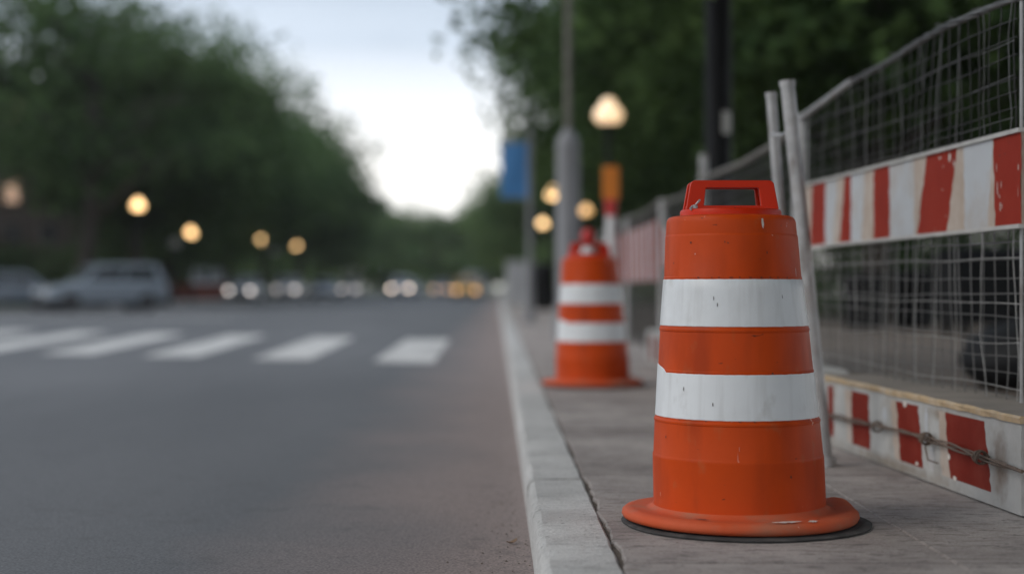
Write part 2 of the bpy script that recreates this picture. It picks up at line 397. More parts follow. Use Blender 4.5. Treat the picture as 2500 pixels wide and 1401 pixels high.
M['bark'] = mat('bark', (.045, .036, .028), .9, var=.4, scale=4, bump=.8, bscale=14)
M['leafA'] = leafmat('leaf_dark', (.034, .070, .030), (.17, .255, .10), .55)
M['leafB'] = leafmat('leaf_mid', (.026, .052, .022), (.125, .19, .065), .45)
M['leafC'] = leafmat('leaf_haze_tint', (.07, .13, .055), (.22, .30, .125), .55)  # lighter greens: haze and sun on far foliage put into the colour
M['brick'] = mat('dark_brick', (.04, .028, .022), .85, var=.25, scale=2)
M['redbrick'] = mat('red_brick', (.22, .05, .035), .85, var=.3, scale=3)
M['stone'] = mat('brown_stone', (.12, .10, .085), .8, var=.15, scale=2)
M['glass'] = mat('dark_glass', (.012, .015, .018), .08, spec=.6)
M['tyre'] = mat('tyre_rubber', (.015, .015, .015), .8)
M['rim'] = mat('alloy_rim', (.10, .10, .105), .4, metal=.5)
M['cabinet'] = mat('grey_cabinet', (.42, .42, .43), .5, var=.1, scale=2)
M['lampN'] = emat('lit_globe_near', (1, .66, .36), 1.1)
M['lampF'] = emat('lit_globe_far', (1, .62, .27), 4.3)
M['lampW'] = emat('lit_globe_dim', (1, .55, .2), 2.0)
M['lampO'] = mat('unlit_globe', (.62, .6, .56), .4)
M['hl'] = emat('headlight_lit', (1, .80, .64), 13)
M['hlo'] = emat('headlight_amber', (1, .58, .32), 6)
M['hlw'] = emat('headlight_white', (1, .9, .84), 5)
M['hlt'] = emat('headlight_orange', (1, .5, .16), 5.5)
M['hloff'] = mat('headlight_clear', (.6, .6, .62), .15)
M['tl'] = mat('tail_light', (.35, .02, .02), .3)
M['winlit'] = emat('lit_window', (1, .42, .16), .35)

# ------------------------------------------------------------------ setting
def sheet(name, x0, x1, y0, y1, z, m, nx=1, ny=1):
    b = MB()
    for i in range(nx):
        for j in range(ny):
            xa, xb = x0 + (x1 - x0) * i / nx, x0 + (x1 - x0) * (i + 1) / nx
            ya, yb = y0 + (y1 - y0) * j / ny, y0 + (y1 - y0) * (j + 1) / ny
            b.add([(xa, ya, z), (xb, ya, z), (xb, yb, z), (xa, yb, z)], [(0, 1, 2, 3)])
    return tag(b.build(name, m), kind='structure')
sheet('ground', -700, 700, -300, 900, ROAD - .02, M['grass'])
KX = 0.104
LK = -15.3
sheet('road', LK, KX + .01, -40, 178, ROAD, M['asphalt'])
sheet('site_ground', 1.93, 9.0, -40, 60, -.006, M['site'])
sheet('lawn', 9.0, 60, -40, 176, -.02, M['grass'])
sheet('lawn', 1.93, 9.0, 60.0, 176, -.02, M['grass'])
sheet('far_pavement', -60, 60, 178.0, 184, 0.0, M['slab'])

# kerb stones: one long mesh, chamfered, with joints
def kerb(x0, x1, name, flip=False, y0=-12, y1=178):
    b = MB(); y = y0; k = 0
    while y < y1:
        ln = 2.9
        ya, yb = y + .007, min(y + ln, y1) - .007
        e = random.uniform(-.002, .002)
        xs = [(x0, ROAD - .015), (x0 + .004, -.028), (x0 + .012, -.010), (x0 + .026, -.001), (x1 - .008, .002 + e), (x1, -.006), (x1, ROAD - .015)]
        if flip: xs = [(x0 + x1 - p[0], p[1]) for p in xs][::-1]
        n = 24 if -1 < y < 12 else 3
        o = []
        for j in range(n + 1):
            yy = ya + (yb - ya) * j / n
            jx = random.uniform(-.003, .003) if n > 3 else 0
            o += [(p[0] + (jx if 0 < q < 6 else 0), yy, p[1] + (random.uniform(-.0012, .0012) if 0 < q < 6 and n > 3 else 0)) for q, p in enumerate(xs)]
        F = []
        for j in range(n):
            for q in range(6):
                a = j * 7 + q; F.append((a, a + 1, a + 8, a + 7))
        F.append(tuple(range(7))[::-1]); F.append(tuple(n * 7 + q for q in range(7)))
        b.add(o, F)
        y += ln
    return tag(b.build(name, M['kerb'], smooth=True, angle=30), kind='structure')
kerb(KX, .304, 'kerb', y0=-8.94)
kerb(LK - .2, LK, 'kerb', flip=True, y0=62)
sheet('joint_bed', .27, 1.93, -40, 178, -.012, M['gap'])
# pavement slabs with joints (near joint crosses just under the drum)
def slabs():
    b = MB()
    ys = [-13.0]
    joint0 = 3.875
    k = -6
    ys = [joint0 + 1.82 * i for i in range(-6, 96)]
    for i in range(len(ys) - 1):
        for (xa, xb) in ((.312, 1.137), (1.142, 1.93)):
            near = -1 < ys[i] < 9
            n = 30 if near else 1
            y0, y1 = ys[i] + .009, ys[i + 1] - .009
            L_ = []; R_ = []
            for j in range(n + 1):
                yy = y0 + (y1 - y0) * j / n
                L_.append((xa + ((random.uniform(-.005, .006) + .006 * math.sin(yy * 5) + .004 * math.sin(yy * 13)) * (1 if xa < 1 else .15) if near else 0), yy))
                R_.append((xb, yy))
            dz = random.uniform(-.0015, .0015)
            vs = []
            for (p, q) in zip(L_, R_):
                vs += [(p[0], p[1], -.03), (p[0] + .001, p[1], -.004 + dz), (p[0] + .006, p[1], dz), (q[0], q[1], dz), (q[0], q[1], -.03)]
            F = []
            for j in range(n):
                for q in range(4):
                    a = j * 5 + q; F.append((a, a + 1, a + 6, a + 5))
            F.append((0, 1, 2, 3, 4)); e = n * 5; F.append((e + 4, e + 3, e + 2, e + 1, e))
            b.add(vs, F)
    return tag(b.build('pavement', M['slab']), kind='structure')
slabs()
sheet('pavement', LK - 3.2, LK - .2, 62, 178, -.004, M['slab'])
sheet('side_street', -90, LK + .02, 22, 62, ROAD - .004, M['asphalt'])

# crosswalk bars
def crossing():
    b = MB()
    for i in range(10):
        nl = -1.37 - 1.42 * i
        ny, fy = 16.9 + .74 * i, 24.4 + 1.0 * i
        w = .68; sk = -.06 - .16 * i
        q = [(nl, ny), (nl + w, ny - .1), (nl + w + sk, fy), (nl + sk, fy + .1)]
        if q[3][0] < LK + .3: break
        b.add([(x, y, ROAD + .004) for x, y in q], [(0, 1, 2, 3)])
    return tag(b.build('crosswalk', M['line']), kind='structure')
crossing()
b = MB(); b.add([(LK + .3, 41.5, ROAD + .004), (-7.2, 41.5, ROAD + .004), (-7.2, 42.3, ROAD + .004), (LK + .3, 42.3, ROAD + .004)], [(0, 1, 2, 3)])
tag(b.build('stop_line', M['line']), kind='structure')
b = MB()
for i in range(9):
    y = 50 + i * 13
    b.add([(-8.65, y, ROAD + .004), (-8.5, y, ROAD + .004), (-8.5, y + 4, ROAD + .004), (-8.65, y + 4, ROAD + .004)], [(0, 1, 2, 3)])
tag(b.build('lane_line', M['line']), kind='structure')

b = MB(); rg = random.Random(77)
def stone(x, y, z, r):
    V = []
    for (dx, dy, dz) in ((1, 0, 0), (-1, 0, 0), (0, 1, 0), (0, -1, 0), (0, 0, 1), (0, 0, -.3)):
        k = r * rg.uniform(.6, 1.2); V.append((x + dx * k, y + dy * k, z + dz * k * .8))
    b.add(V, [(0, 2, 4), (2, 1, 4), (1, 3, 4), (3, 0, 4), (2, 0, 5), (1, 2, 5), (3, 1, 5), (0, 3, 5)])
for i in range(420):
    y = 3.3 + 9 * rg.random() ** 1.6; stone(KX - .005 - abs(rg.gauss(0, .09)), y, ROAD + .001, rg.uniform(.0012, .005))
for i in range(260):
    y = 3.3 + 5 * rg.random() ** 1.3; stone(.308 + rg.gauss(0, .004), y, -.010 + rg.uniform(-.003, .008), rg.uniform(.001, .004))
for i in range(200):
    stone(.30 + rg.random() ** 1.5 * 1.3, 3.5 + 5 * rg.random(), .001, rg.uniform(.0007, .0028))
tag(b.build('grit', M['site']), kind='stuff')
V = []; nl_ = 9
for i in range(nl_):
    f = i / (nl_ - 1); wl = .016 * math.sin(PI * f) ** .7 + .0006
    for q in (-1, 0, 1): V.append((.072 * (f - .5), wl * q, .004 + .010 * abs(q) * (.5 + f) * .8 + .012 * (f - .5) ** 2 * 4))
b = MB(); b.add(V, [(i * 3 + q, i * 3 + q + 1, i * 3 + q + 4, i * 3 + q + 3) for i in range(nl_ - 1) for q in (0, 1)])
lf = b.build('fallen_leaf', mat('dry_leaf', (.26, .17, .11), .8, var=.3, scale=60), None, True, 80); lf.location = (.045, 4.95, ROAD + .001); lf.rotation_euler = (0, 0, .7); lf.scale = (.62,) * 3
tag(lf, 'single dry tan leaf lying in the gutter against the kerb', 'leaf')

# ------------------------------------------------------------------ traffic drums
SH = .030
BODY = [(.2510, .030), (.2496, .052), (.2486, .060), (.2470, .196), (.2472, .200), (.2458, .204), (.2445, .208), (.2384, .2985), (.2400, .3005), (.2402, .3055),
        (.2352, .3115), (.2245, .4445), (.2252, .4475), (.2232, .4505), (.2150, .5590), (.2166, .5612), (.2168, .5665), (.2134, .5730),
        (.1992, .7105), (.1996, .7140), (.1978, .7170), (.1912, .8310), (.1906, .8345), (.1890, .8370), (.1888, .8410), (.1868, .8720),
        (.1846, .8810), (.1795, .8875), (.1700, .8910), (.1480, .8930), (.0500, .8940)]
def rad(z):
    for (r0, z0), (r1, z1) in zip(BODY, BODY[1:]):
        if z0 <= z <= z1 and z1 > z0: return r0 + (r1 - r0) * (z - z0) / (z1 - z0)
    return .1
def make_drum(label):
    t = thing('traffic_drum', label, 'traffic drum', group='orange drums on the pavement')
    b = MB(); b.lathe(BODY, 96, shear=SH); b.build('body', M['orange'], t, True, 28)
    b = MB()
    n = 96; prof = [(.236, .012), (.325, .012), (.338, .016), (.3425, .025), (.3405, .036), (.331, .044), (.312, .047), (.275, .044), (.260, .048), (.250, .056), (.244, .066)]
    o = []
    for (r, z) in prof:
        for k in range(n):
            a = 2 * PI * k / n
            w = 1; dz = 0
            d = abs((a - 0.28 + PI) % (2 * PI) - PI)            # a bent-up lip on the right
            if r > .3 and d < .22: dz = .014 * math.cos(d / .22 * PI / 2) * (1 if z > .02 else .4)
            dz += .0016 * math.sin(2 * a + 1) if r > .3 else 0
            w += .004 * math.sin(5 * a) if r > .3 else 0
            o.append((r * w * math.cos(a), r * w * math.sin(a), z + dz))
    F = [(i * n + k, i * n + (k + 1) % n, (i + 1) * n + (k + 1) % n, (i + 1) * n + k) for i in range(len(prof) - 1) for k in range(n)]
    b.add(o, F); b.build('flange', M['flange'], t, True, 50)
    for (z0, z1, r0, r1) in ((.3150, .4425, .2366, .2262), (.5755, .7085, .2148, .2010)):
        b = MB(); n = 120; o = []
        low = z0 < .4
        rows = [0, .01, .25, .5, .75, .99, 1]
        for q, f in enumerate(rows):
            for k in range(n):
                a = 2 * PI * k / n
                z = z0 + (z1 - z0) * f
                jag = .0005 * math.sin(a * 37) * math.sin(a * 11 + .5)
                if f > .9: z += jag
                if f < .1: z += jag * .7
                da = ((a - math.radians(171)) + PI) % (2 * PI) - PI
                if low and f > .9 and -.3 < da < .52: z += .022 * max(0, 1 - (da / (.52 if da > 0 else .3)) ** 2) ** .6
                r = r0 + (r1 - r0) * (z - z0) / (z1 - z0) + (-.0012 if q in (0, len(rows) - 1) else .0)
                o.append((r * math.cos(a) - SH * z, r * math.sin(a), z))
        F = [(i * n + k, i * n + (k + 1) % n, (i + 1) * n + (k + 1) % n, (i + 1) * n + k) for i in range(len(rows) - 1) for k in range(n)]
        b.add(o, F); b.build('reflective_band', M['sheet'], t, True, 40)
    b = MB(); b.lathe([(.1465, .889), (.1465, .904), (.143, .910), (.134, .912), (.02, .912)], 64, shear=SH)
    b.build('lid', M['handle'], t, True, 40)
    # handle: two framed plates joined by a top bar
    b = MB()
    ox = -SH * .93
    def plate(yc, th, yl):
        out = []; R = .016
        bw, tw, zb, zt = .133, .1215, .911, .9945
        out = [(-bw, zb), (bw, zb)]
        for k in range(6):
            a = PI / 2 * k / 5; out.append((tw - R + R * math.cos(a), zt - R + R * math.sin(a)))
        for k in range(6):
            a = PI / 2 + PI / 2 * k / 5; out.append((-tw + R + R * math.cos(a), zt - R + R * math.sin(a)))
        hw, ht, hz0, hz1, r = .083, .0775, .9215, .9735, .007
        inn = [(-hw, hz0), (hw, hz0)]
        for k in range(6):
            a = PI / 2 * k / 5; inn.append((ht - r + r * math.cos(a), hz1 - r + r * math.sin(a)))
        for k in range(6):
            a = PI / 2 + PI / 2 * k / 5; inn.append((-ht + r + r * math.cos(a), hz1 - r + r * math.sin(a)))
        n = len(out); V = []
        for (sgn) in (-1, 1):
            for (x, z) in out:
                f = (z - .911) / .0835
                V.append((x + ox, (yc + sgn * th / 2) * (1 - yl * f), z))
            for (x, z) in inn:
                f = (z - .911) / .0835
                V.append((x + ox, (yc + sgn * th / 2) * (1 - yl * f), z))
        F = []
        for k in range(n):
            k2 = (k + 1) % n
            F.append((k, k2, n + k2, n + k))
            F.append((2 * n + k2, 2 * n + k, 3 * n + k, 3 * n + k2))
            F.append((k2, k, 2 * n + k, 2 * n + k2))
            F.append((n + k, n + k2, 3 * n + k2, 3 * n + k))
        b.add(V, F)
    plate(-.040, .024, .18); plate(.040, .024, .18)
    b.bbox(-.108 + ox, .108 + ox, -.026, .026, .976, .992, .003)
    b.bbox(-.128 + ox, -.112 + ox, -.027, .027, .911, .924, .003); b.bbox(.112 + ox, .128 + ox, -.027, .027, .911, .924, .003)
    ho = b.build('handle', M['handle'], t, True, 40)
    bv = ho.modifiers.new('bevel', 'BEVEL'); bv.width = .0022; bv.segments = 2; bv.limit_method = 'ANGLE'; bv.angle_limit = math.radians(50)
    b = MB(); T = Matrix.Translation((-.139, -.072, .9165))
    b.lathe([(.0075, -.0045), (.0075, .0035), (.005, .006), (.001, .0065)], 8)
    b.v = [tuple(T @ Vector(p)) for p in b.v]
    b2 = MB(); b.tube([(-.137, -.075, .923), (-.130, -.078, .931), (-.126, -.072, .936)], .0032, 6)
    b.tube([(-.147, -.074, .919), (-.154, -.078, .911), (-.150, -.08, .907)], .0028, 6)
    b.build('bolt', M['galv'], t, True)
    b = MB(); b.lathe([(.10, .001), (.350, .001), (.360, .003), (.361, .006), (.354, .0085), (.30, .0095), (.10, .0095)], 96, cx=.014, cy=-.008, wob=.009)
    b.build('rubber_base', M['rubber'], t, True, 50)
    # chips and scuffs lying on the skin
    b = MB()
    def blob(ang, z, wa, wz, mi=0, off=.0012, n=14, jag=.25):
        rs = random.Random(int(ang * 1000 + z * 7777))
        V = []
        def pt(da, dz):
            zz = z + dz; a = ang + da; r = rad(zz) + off
            return (r * math.cos(a) - SH * zz, r * math.sin(a), zz)
        V.append(pt(0, 0))
        for k in range(n):
            a = 2 * PI * k / n; s_ = 1 + rs.uniform(-jag, jag)
            V.append(pt(wa * s_ * math.cos(a), wz * s_ * math.sin(a)))
        m_ = MB(); m_.add(V, [(0, 1 + k, 1 + (k + 1) % n) for k in range(n)]); m_.build('scuff', M['darkchip'] if mi else M['chip'], t)
    fa = lambda px: -PI / 2 + math.asin(max(-1, min(1, (px - 1782) / 158)))   # angle from the width across the top
    V0 = math.radians(-8.8)
    for (px, z, wa, wz, mi) in ((1857, .866, .020, .015, 0), (1775, .810, .010, .002, 1), (1768, .813, .006, .003, 1), (1690, .812, .014, .003, 1), (1862, .783, .009, .004, 1),
                                (1900, .86, .005, .002, 1), (1846, .765, .006, .002, 1), (1925, .73, .006, .012, 0),
                                (1700, .78, .006, .002, 0), (1650, .755, .01, .002, 1)):
        blob(fa(px) + V0, z, wa, wz, mi)
    for k in range(10):
        blob(-2.2 + k * .145 + random.uniform(-.05, .05), .7135, random.uniform(.01, .03), .0016, 1, n=8)
    for k in range(6):
        blob(-2.5 + k * .36 + random.uniform(-.1, .1), .3130, random.uniform(.008, .02), .0016, 1, n=8, off=.0022)
    for (a, z) in ((-1.98, .655), (-1.93, .637), (-1.0, .66), (-2.4, .40), (-2.0, .36)):
        blob(a, z, .006, .006, 1, off=.0032, n=8)
    blob(-1.25, .4465, .012, .003, 1, off=.003)
    blob(-2.7, .26, .008, .004, 1); blob(-1.7, .24, .0015, .006, 0, jag=.4, off=.0014); blob(-1.1, .16, .01, .004, 1)
    # gouges on the flange
    b = MB()
    for (a0, a1, r, mi) in ((-1.45, -1.17, .318, 0), (-2.15, -2.0, .30, 1), (-1.12, -1.02, .325, 0)):
        k_ = 10; V = []
        for k in range(k_ + 1):
            a = a0 + (a1 - a0) * k / k_; w = .006 * math.sin(PI * k / k_) * (1 + .5 * math.sin(k * 2.2)) + .0006
            for s_ in (-1, 1):
                rr = r + s_ * w
                V.append((rr * math.cos(a), rr * math.sin(a), .0492 if rr < .316 else .0492 - (rr - .316) * .22))
        m_ = MB(); m_.add(V, [(2 * k, 2 * k + 1, 2 * k + 3, 2 * k + 2) for k in range(k_)]); m_.build('gouge', M['darkchip'] if mi else M['chip'], t)
    return t
drum = make_drum('large sharp orange and white striped drum on its black rubber ring beside the fence')
drum.location = (.706, 4.54, 0)
d2 = dup(drum, (.664, 10.83, 0), .35, scale=(1.03, 1.03, 1), label='blurred smaller orange and white striped drum farther back along the kerb')

# ------------------------------------------------------------------ foreground fence
FD = Vector((-.058, 1, 0)).normalized()
def FP(Y, z, off=0.0, base=2.04):
    """point on the fence plane at street distance Y; off is towards the kerb"""
    return Vector((base - .058 * Y - off, Y, z))
def topz(Y):
    t = (Y - 5.15) / (8.05 - 5.15)
    return 1.640 + .035 * math.sin(PI * min(1, max(0, t)) ** .8) - .10 * max(0, t) ** 2
fence = thing('mesh_fence', 'wavy wire mesh fence with a red and white board, nearest on the right edge', 'fence', (0, 0, 0), group='mesh fence panels along the pavement')
rf = random.Random(5)
b = MB()
def wave(Y, z, k=0.0): return .014 * math.sin(Y * 3.1 + z * 2 + k) + .008 * math.sin(Y * 7.3 + 1 + k) * math.cos(z * 5)
def vwire(mb, Y0, z0, z1, r, k, j, lean):
    pts = []; n = 12
    for i in range(n + 1):
        f = i / n; z = z0 + (z1 - z0) * f
        Y = Y0 + lean * (f - .5) + j * math.sin(f * 7 + Y0 * 9) + .4 * j * math.sin(f * 17 + Y0 * 5)
        pts.append(FP(Y, z, wave(Y, z, k)))
    mb.tube(pts, r, 5)
def hwire(mb, z0, Ya, Yb, r, k, j, slope):
    pts = []; n = 34
    for i in range(n + 1):
        f = i / n; Y = Ya + (Yb - Ya) * f
        z = z0 + slope * (f - .5) + j * math.sin(f * 9 + z0 * 20) + .5 * j * math.sin(f * 21 + z0 * 31)
        z = min(z, topz(Y) - .004)
        pts.append(FP(Y, z, wave(Y, z, k)))
    mb.tube(pts, r, 5)
YN, YF = 5.19, 8.0
up = [MB(), MB()]; dn = [MB(), MB()]
for ly, (dy, dz, jv, jh, k, r0) in enumerate(((.108, .064, .008, .004, 0, .0022), (.23, .15, .013, .008, 1.2, .0016))):
    y = YN + .02 + .02 * ly
    while y < YF:
        ln = rf.uniform(-.025, .025)
        zt = topz(y) if (ly == 0 or rf.random() < .8) else rf.uniform(1.3, 1.5)
        vwire(up[ly], y, 1.16, zt, r0 * rf.uniform(.9, 1.3), k, rf.uniform(.3, 1) * jv, ln * .6)
        vwire(dn[ly], y + ln * .4, .302, .93, r0 * rf.uniform(.8, 1.2), k, rf.uniform(.3, 1) * jv, ln)
        y += dy * rf.uniform(.8, 1.2)
    z = .318 + .03 * ly
    while z < 1.63:
        if not .93 < z < 1.16:
            hwire((up if z > 1 else dn)[ly], z, YN, YF, r0 * rf.uniform(.85, 1.15), k, rf.uniform(.4, 1) * jh, rf.uniform(-.03, .02))
        z += dz * rf.uniform(.85, 1.15)
for ly in (0, 1):
    up[ly].build('upper_mesh', M['wire'] if ly == 0 else M['wire2'], fence, True, 60)
    dn[ly].build('lower_mesh', M['wire2'] if ly == 0 else M['wire3'], fence, True, 60)
b = MB()
for s_ in range(5):
    pts = []
    for i in range(41):
        Y = YN - .03 + (YF + .05 - YN) * i / 40
        a = Y * 9 + s_ * 2 * PI / 5
        rr = .009 + .004 * math.sin(Y * 3 + s_)
        pts.append(FP(Y, topz(Y) + rr * math.sin(a) + .004, wave(Y, 1.6) + rr * math.cos(a)))
    b.tube(pts, .0048, 6)
for s_ in range(10):      # loose wire ends poking from the top bundle
    Y = rf.uniform(5.2, 7.0); p = FP(Y, topz(Y) + .008, wave(Y, 1.6))
    b.tube([p, p + Vector((rf.uniform(-.01, .01), .03, .012)), p + Vector((rf.uniform(-.02, .02), .07, rf.uniform(.005, .03)))], .0016, 5)
b.build('top_cable', M['wire2'], fence, True, 60)
b = MB(); b.tube([FP(YF + .03, .0, 0), FP(YF + .03, .8, 0), FP(YF + .03, 1.58, 0)], .026, 14); b.build('post', M['galv'], fence, True, 40)
b = MB(); b.tube([FP(YN - .02, .0, .0), FP(YN - .02, 1.66, .0)], .006, 12); b.build('post', M['galv'], fence, True, 40)
b = MB()
tr = [FP(YF + .05, 1.555, .012), FP(7.6, topz(7.6) + .004, .014), FP(7.1, topz(7.1) + .004, .014)]
b.tube(tr, .016, 10); b.build('top_rail', M['galv'], fence, True, 40)

def xY(px, c):          # street distance on the plane x = c - .058 y seen at column px of the photograph layout
    return 3800 * c / (px - 995)
# the upper striped board
def striped(name, cplane, ztop, zbot, cuts, mats, parent, thick=.012, jag=.004, seed=1):
    """cuts: list of (px_top, px_bot, material index of the piece to the LEFT (farther))"""
    r = random.Random(seed); b = MB(); n = 14
    cols = []
    for (pt, pb, mi) in cuts:
        l = []
        for j in range(n + 1):
            f = j / n; px = pt + (pb - pt) * f
            jj = 0 if j in (0,) else r.uniform(-jag, jag)
            Y = xY(px, cplane) + jj
            l.append(FP(Y, ztop + (zbot - ztop) * f, 0, cplane))
        cols.append((l, mi))
    for (A, _), (B_, mi) in zip(cols, cols[1:]):
        V = []
        for p, q in zip(A, B_): V += [p, q]
        b.add(V, [(2 * j, 2 * j + 1, 2 * j + 3, 2 * j + 2) for j in range(n)], mi)
    # back and edges
    A, B_ = cols[0][0], cols[-1][0]
    k = Vector((thick, 0, 0))
    V = [A[0], A[-1], B_[-1], B_[0], A[0] + k, A[-1] + k, B_[-1] + k, B_[0] + k]
    b.add(V, [(4, 7, 6, 5), (0, 4, 5, 1), (3, 2, 6, 7), (0, 3, 7, 4), (1, 5, 6, 2)], 2)
    return b.build(name, mats, parent)
CB = 2.005
cuts = [(2493, 2493, 0), (2425, 2430, 0), (2405, 2420, 1), (2352, 2356, 1), (2337, 2312, 2), (2262, 2240, 0), (2232, 2232, 2), (2172, 2172, 1), (2133, 2133, 0),
        (2112, 2104, 2), (2078, 2078, 1), (2063, 2050, 0), (2046, 2034, 2), (2016, 2014, 1), (1984, 1978, 0), (1966, 1968, 2)]
cuts[2] = (2424, 2412, 2)
bd = striped('striped_board', CB, 1.193, .893, cuts, [M['bred'], M['bwhite'], M['btan']], fence, seed=4, jag=.006)
b = MB()
ya, yb = xY(2494, CB), xY(1965, CB)
for (z0, z1) in ((1.193, 1.207), (.879, .893)):
    V = []
    for Y in (ya, yb):
        V += [FP(Y, z0, .010, CB), FP(Y, z0, -.016, CB), FP(Y, z1, -.016, CB), FP(Y, z1, .010, CB)]
    b.add(V, [(0, 1, 2, 3), (7, 6, 5, 4), (0, 4, 5, 1), (1, 5, 6, 2), (2, 6, 7, 3), (3, 7, 4, 0)])
b.build('board_trim', M['bframe'], fence)
b = MB()        # peeled chips on the board
rr_ = random.Random(11)
def fchip(px, z, w, h, c, off, mi=0):
    Y = xY(px, c); V = [FP(Y, z, off, c)]
    n = 18
    for k in range(n):
        a = 2 * PI * k / n; s_ = 1 + rr_.uniform(-.25, .25)
        V.append(FP(Y + w * s_ * math.cos(a), z + h * s_ * math.sin(a), off, c))
    m_ = MB(); m_.add(V, [(0, 1 + (k + 1) % n, 1 + k) for k in range(n)]); m_.build('paint_chip', CM[mi], cpar)
CM = [M['chip'], M['darkchip']]; cpar = bd
fchip(2320, 1.165, .009, .017, CB, .0015); fchip(2296, 1.172, .009, .005, CB, .0015); fchip(2330, 1.14, .004, .014, CB, .0015)
for k in range(9): fchip(rr_.uniform(2432, 2488), rr_.uniform(.93, 1.1), rr_.uniform(.001, .003), rr_.uniform(.004, .022), CB, .0015)
for k in range(4): fchip(rr_.uniform(2250, 2325), rr_.uniform(.9, 1.19), rr_.uniform(.002, .005), rr_.uniform(.001, .003), CB, .0015)
for k in range(6): fchip(rr_.uniform(2425, 2480), rr_.uniform(1.1, 1.18), rr_.uniform(.002, .004), rr_.uniform(.001, .003), CB, .0015, 1)


# the low striped barrier
CL = 1.828
bar = thing('low_barrier', 'low white barrier box with faded red blocks lying on the pavement at right', 'barrier', (0, 0, 0), group='low striped barriers')
lc = [(2494, 2494, 1), (2400, 2425, 1), (2306, 2322, 0), (2292, 2300, 3), (2240, 2258, 1), (2188, 2200, 0), (2174, 2186, 3), (2121, 2126, 1), (2078, 2082, 0), (2062, 2070, 3), (2034, 2036, 1), (2022, 2022, 0), (2008, 2008, 1)]
def lowface():
    r = random.Random(3); b = MB(); n = 12
    rows = [.288, .262, .262] ; zt, zb = .292, .006
    def col(pt, pb, z):
        f = (zt - z) / (zt - zb); return xY(pt + (pb - pt) * f, CL)
    strip = [(zt, .262, None), (.262, .045, 1), (.045, zb, None)]
    ylast, yfirst = xY(2494, CL), xY(2008, CL)
    for (za, zb_, w) in strip:
        if w is None:
            V = [FP(ylast, za, 0, CL), FP(yfirst, za, 0, CL), FP(yfirst, zb_, 0, CL), FP(ylast, zb_, 0, CL)]
            b.add(V, [(0, 1, 2, 3)], 1); continue
        prev = None
        for q, (pt, pb, mi) in enumerate(lc):
            l = []
            for j in range(n + 1):
                z = za + (zb_ - za) * j / n
                jj = 0 if q in (0, len(lc) - 1) else r.uniform(-.008, .008)
                l.append(FP(col(pt, pb, z) + jj, z, 0, CL))
            if prev:
                V = []
                for p, s_ in zip(prev, l): V += [p, s_]
                b.add(V, [(2 * j, 2 * j + 1, 2 * j + 3, 2 * j + 2) for j in range(n)], mi)
            prev = l
    # body behind the face
    D = .30
    P = [FP(ylast, zb, 0, CL), FP(yfirst, zb, 0, CL), FP(yfirst, zt, 0, CL), FP(ylast, zt, 0, CL)]
    K = Vector((D, 0, 0)); Q = [p + K for p in P]
    b.add(P + Q, [(4, 5, 6, 7), (0, 4, 7, 3), (1, 2, 6, 5), (0, 1, 5, 4)], 1)
    b.add([P[3], P[2], Q[2], Q[3]], [(0, 1, 2, 3)], 2)
    return b.build('body', [M['lred'], M['lwhite'], M['ledge'], M['btan']], bar)
lowface()
b = MB()
ylast, yfirst = xY(2496, CL), xY(2006, CL)
nn = 30; V = []
rw = random.Random(9)
for i in range(nn + 1):
    Y = ylast + (yfirst - ylast) * i / nn
    e = rw.uniform(-.002, .002)
    V += [FP(Y, .280 + e, .006, CL), FP(Y, .296, .009 + e, CL), FP(Y, .303 + e, .002, CL), FP(Y, .303, -.30, CL), FP(Y, .293, -.30, CL)]
F = []
for i in range(nn):
    for q in range(4): a = i * 5 + q; F.append((a, a + 5, a + 6, a + 1))
b.add(V, [f for f in F]); b.m = [0 if (i % 4) < 2 else 1 for i in range(len(F))]
b.add(V[:5], [(0, 1, 2, 3, 4)], 0)
b.build('top_plank', [M['wood'], M['ledge']], bar)
b = MB()
for s_ in range(3):
    pts = []
    for i in range(36):
        Y = 4.57 + (6.95 - 4.57) * i / 35
        a = Y * 8 + s_ * 2.1; rr = .006 + .004 * math.sin(Y * 5 + s_)
        pts.append(FP(Y, .152 + .010 * math.sin(Y * 2.6) + rr * math.sin(a), .022 + rr * math.cos(a), CL))
    b.tube(pts, .0036, 6)
for px in (2283, 2418, 2160):
    Y = xY(px, CL); c = FP(Y, .152 + .010 * math.sin(Y * 2.6), .024, CL)
    for k in range(3 if px != 2160 else 1):
        pts = [c + Vector((-.002 + .020 * math.cos(a + k) - .004, .012 * (k - 1) + .008 * math.sin(a * 1.7), .020 * math.sin(a + k))) for a in [i * .55 for i in range(13)]]
        b.tube(pts, .0042, 6)
    if px == 2283: b.tube([c, c + Vector((-.01, .0, -.03)), c + Vector((-.008, -.03, -.07)), c + Vector((.006, -.10, -.074))], .0028, 6)
b.build('tie_wire', M['rust'], bar, True, 60)
cpar = bar; CM = [M['chip'], M['stain'], M['bwhite']]
for (px, z, w, h) in ((2210, .258, .018, .010), (2332, .05, .016, .008), (2240, .055, .016, .006), (2318, .115, .012, .010)):
    fchip(px, z, w, h, CL, .0012, 0)
for (px, z, w, h) in ((2262, .2, .022, .06), (2275, .09, .03, .04), (2160, .2, .03, .03)):
    fchip(px, z, w, h, CL, .0009, 2)


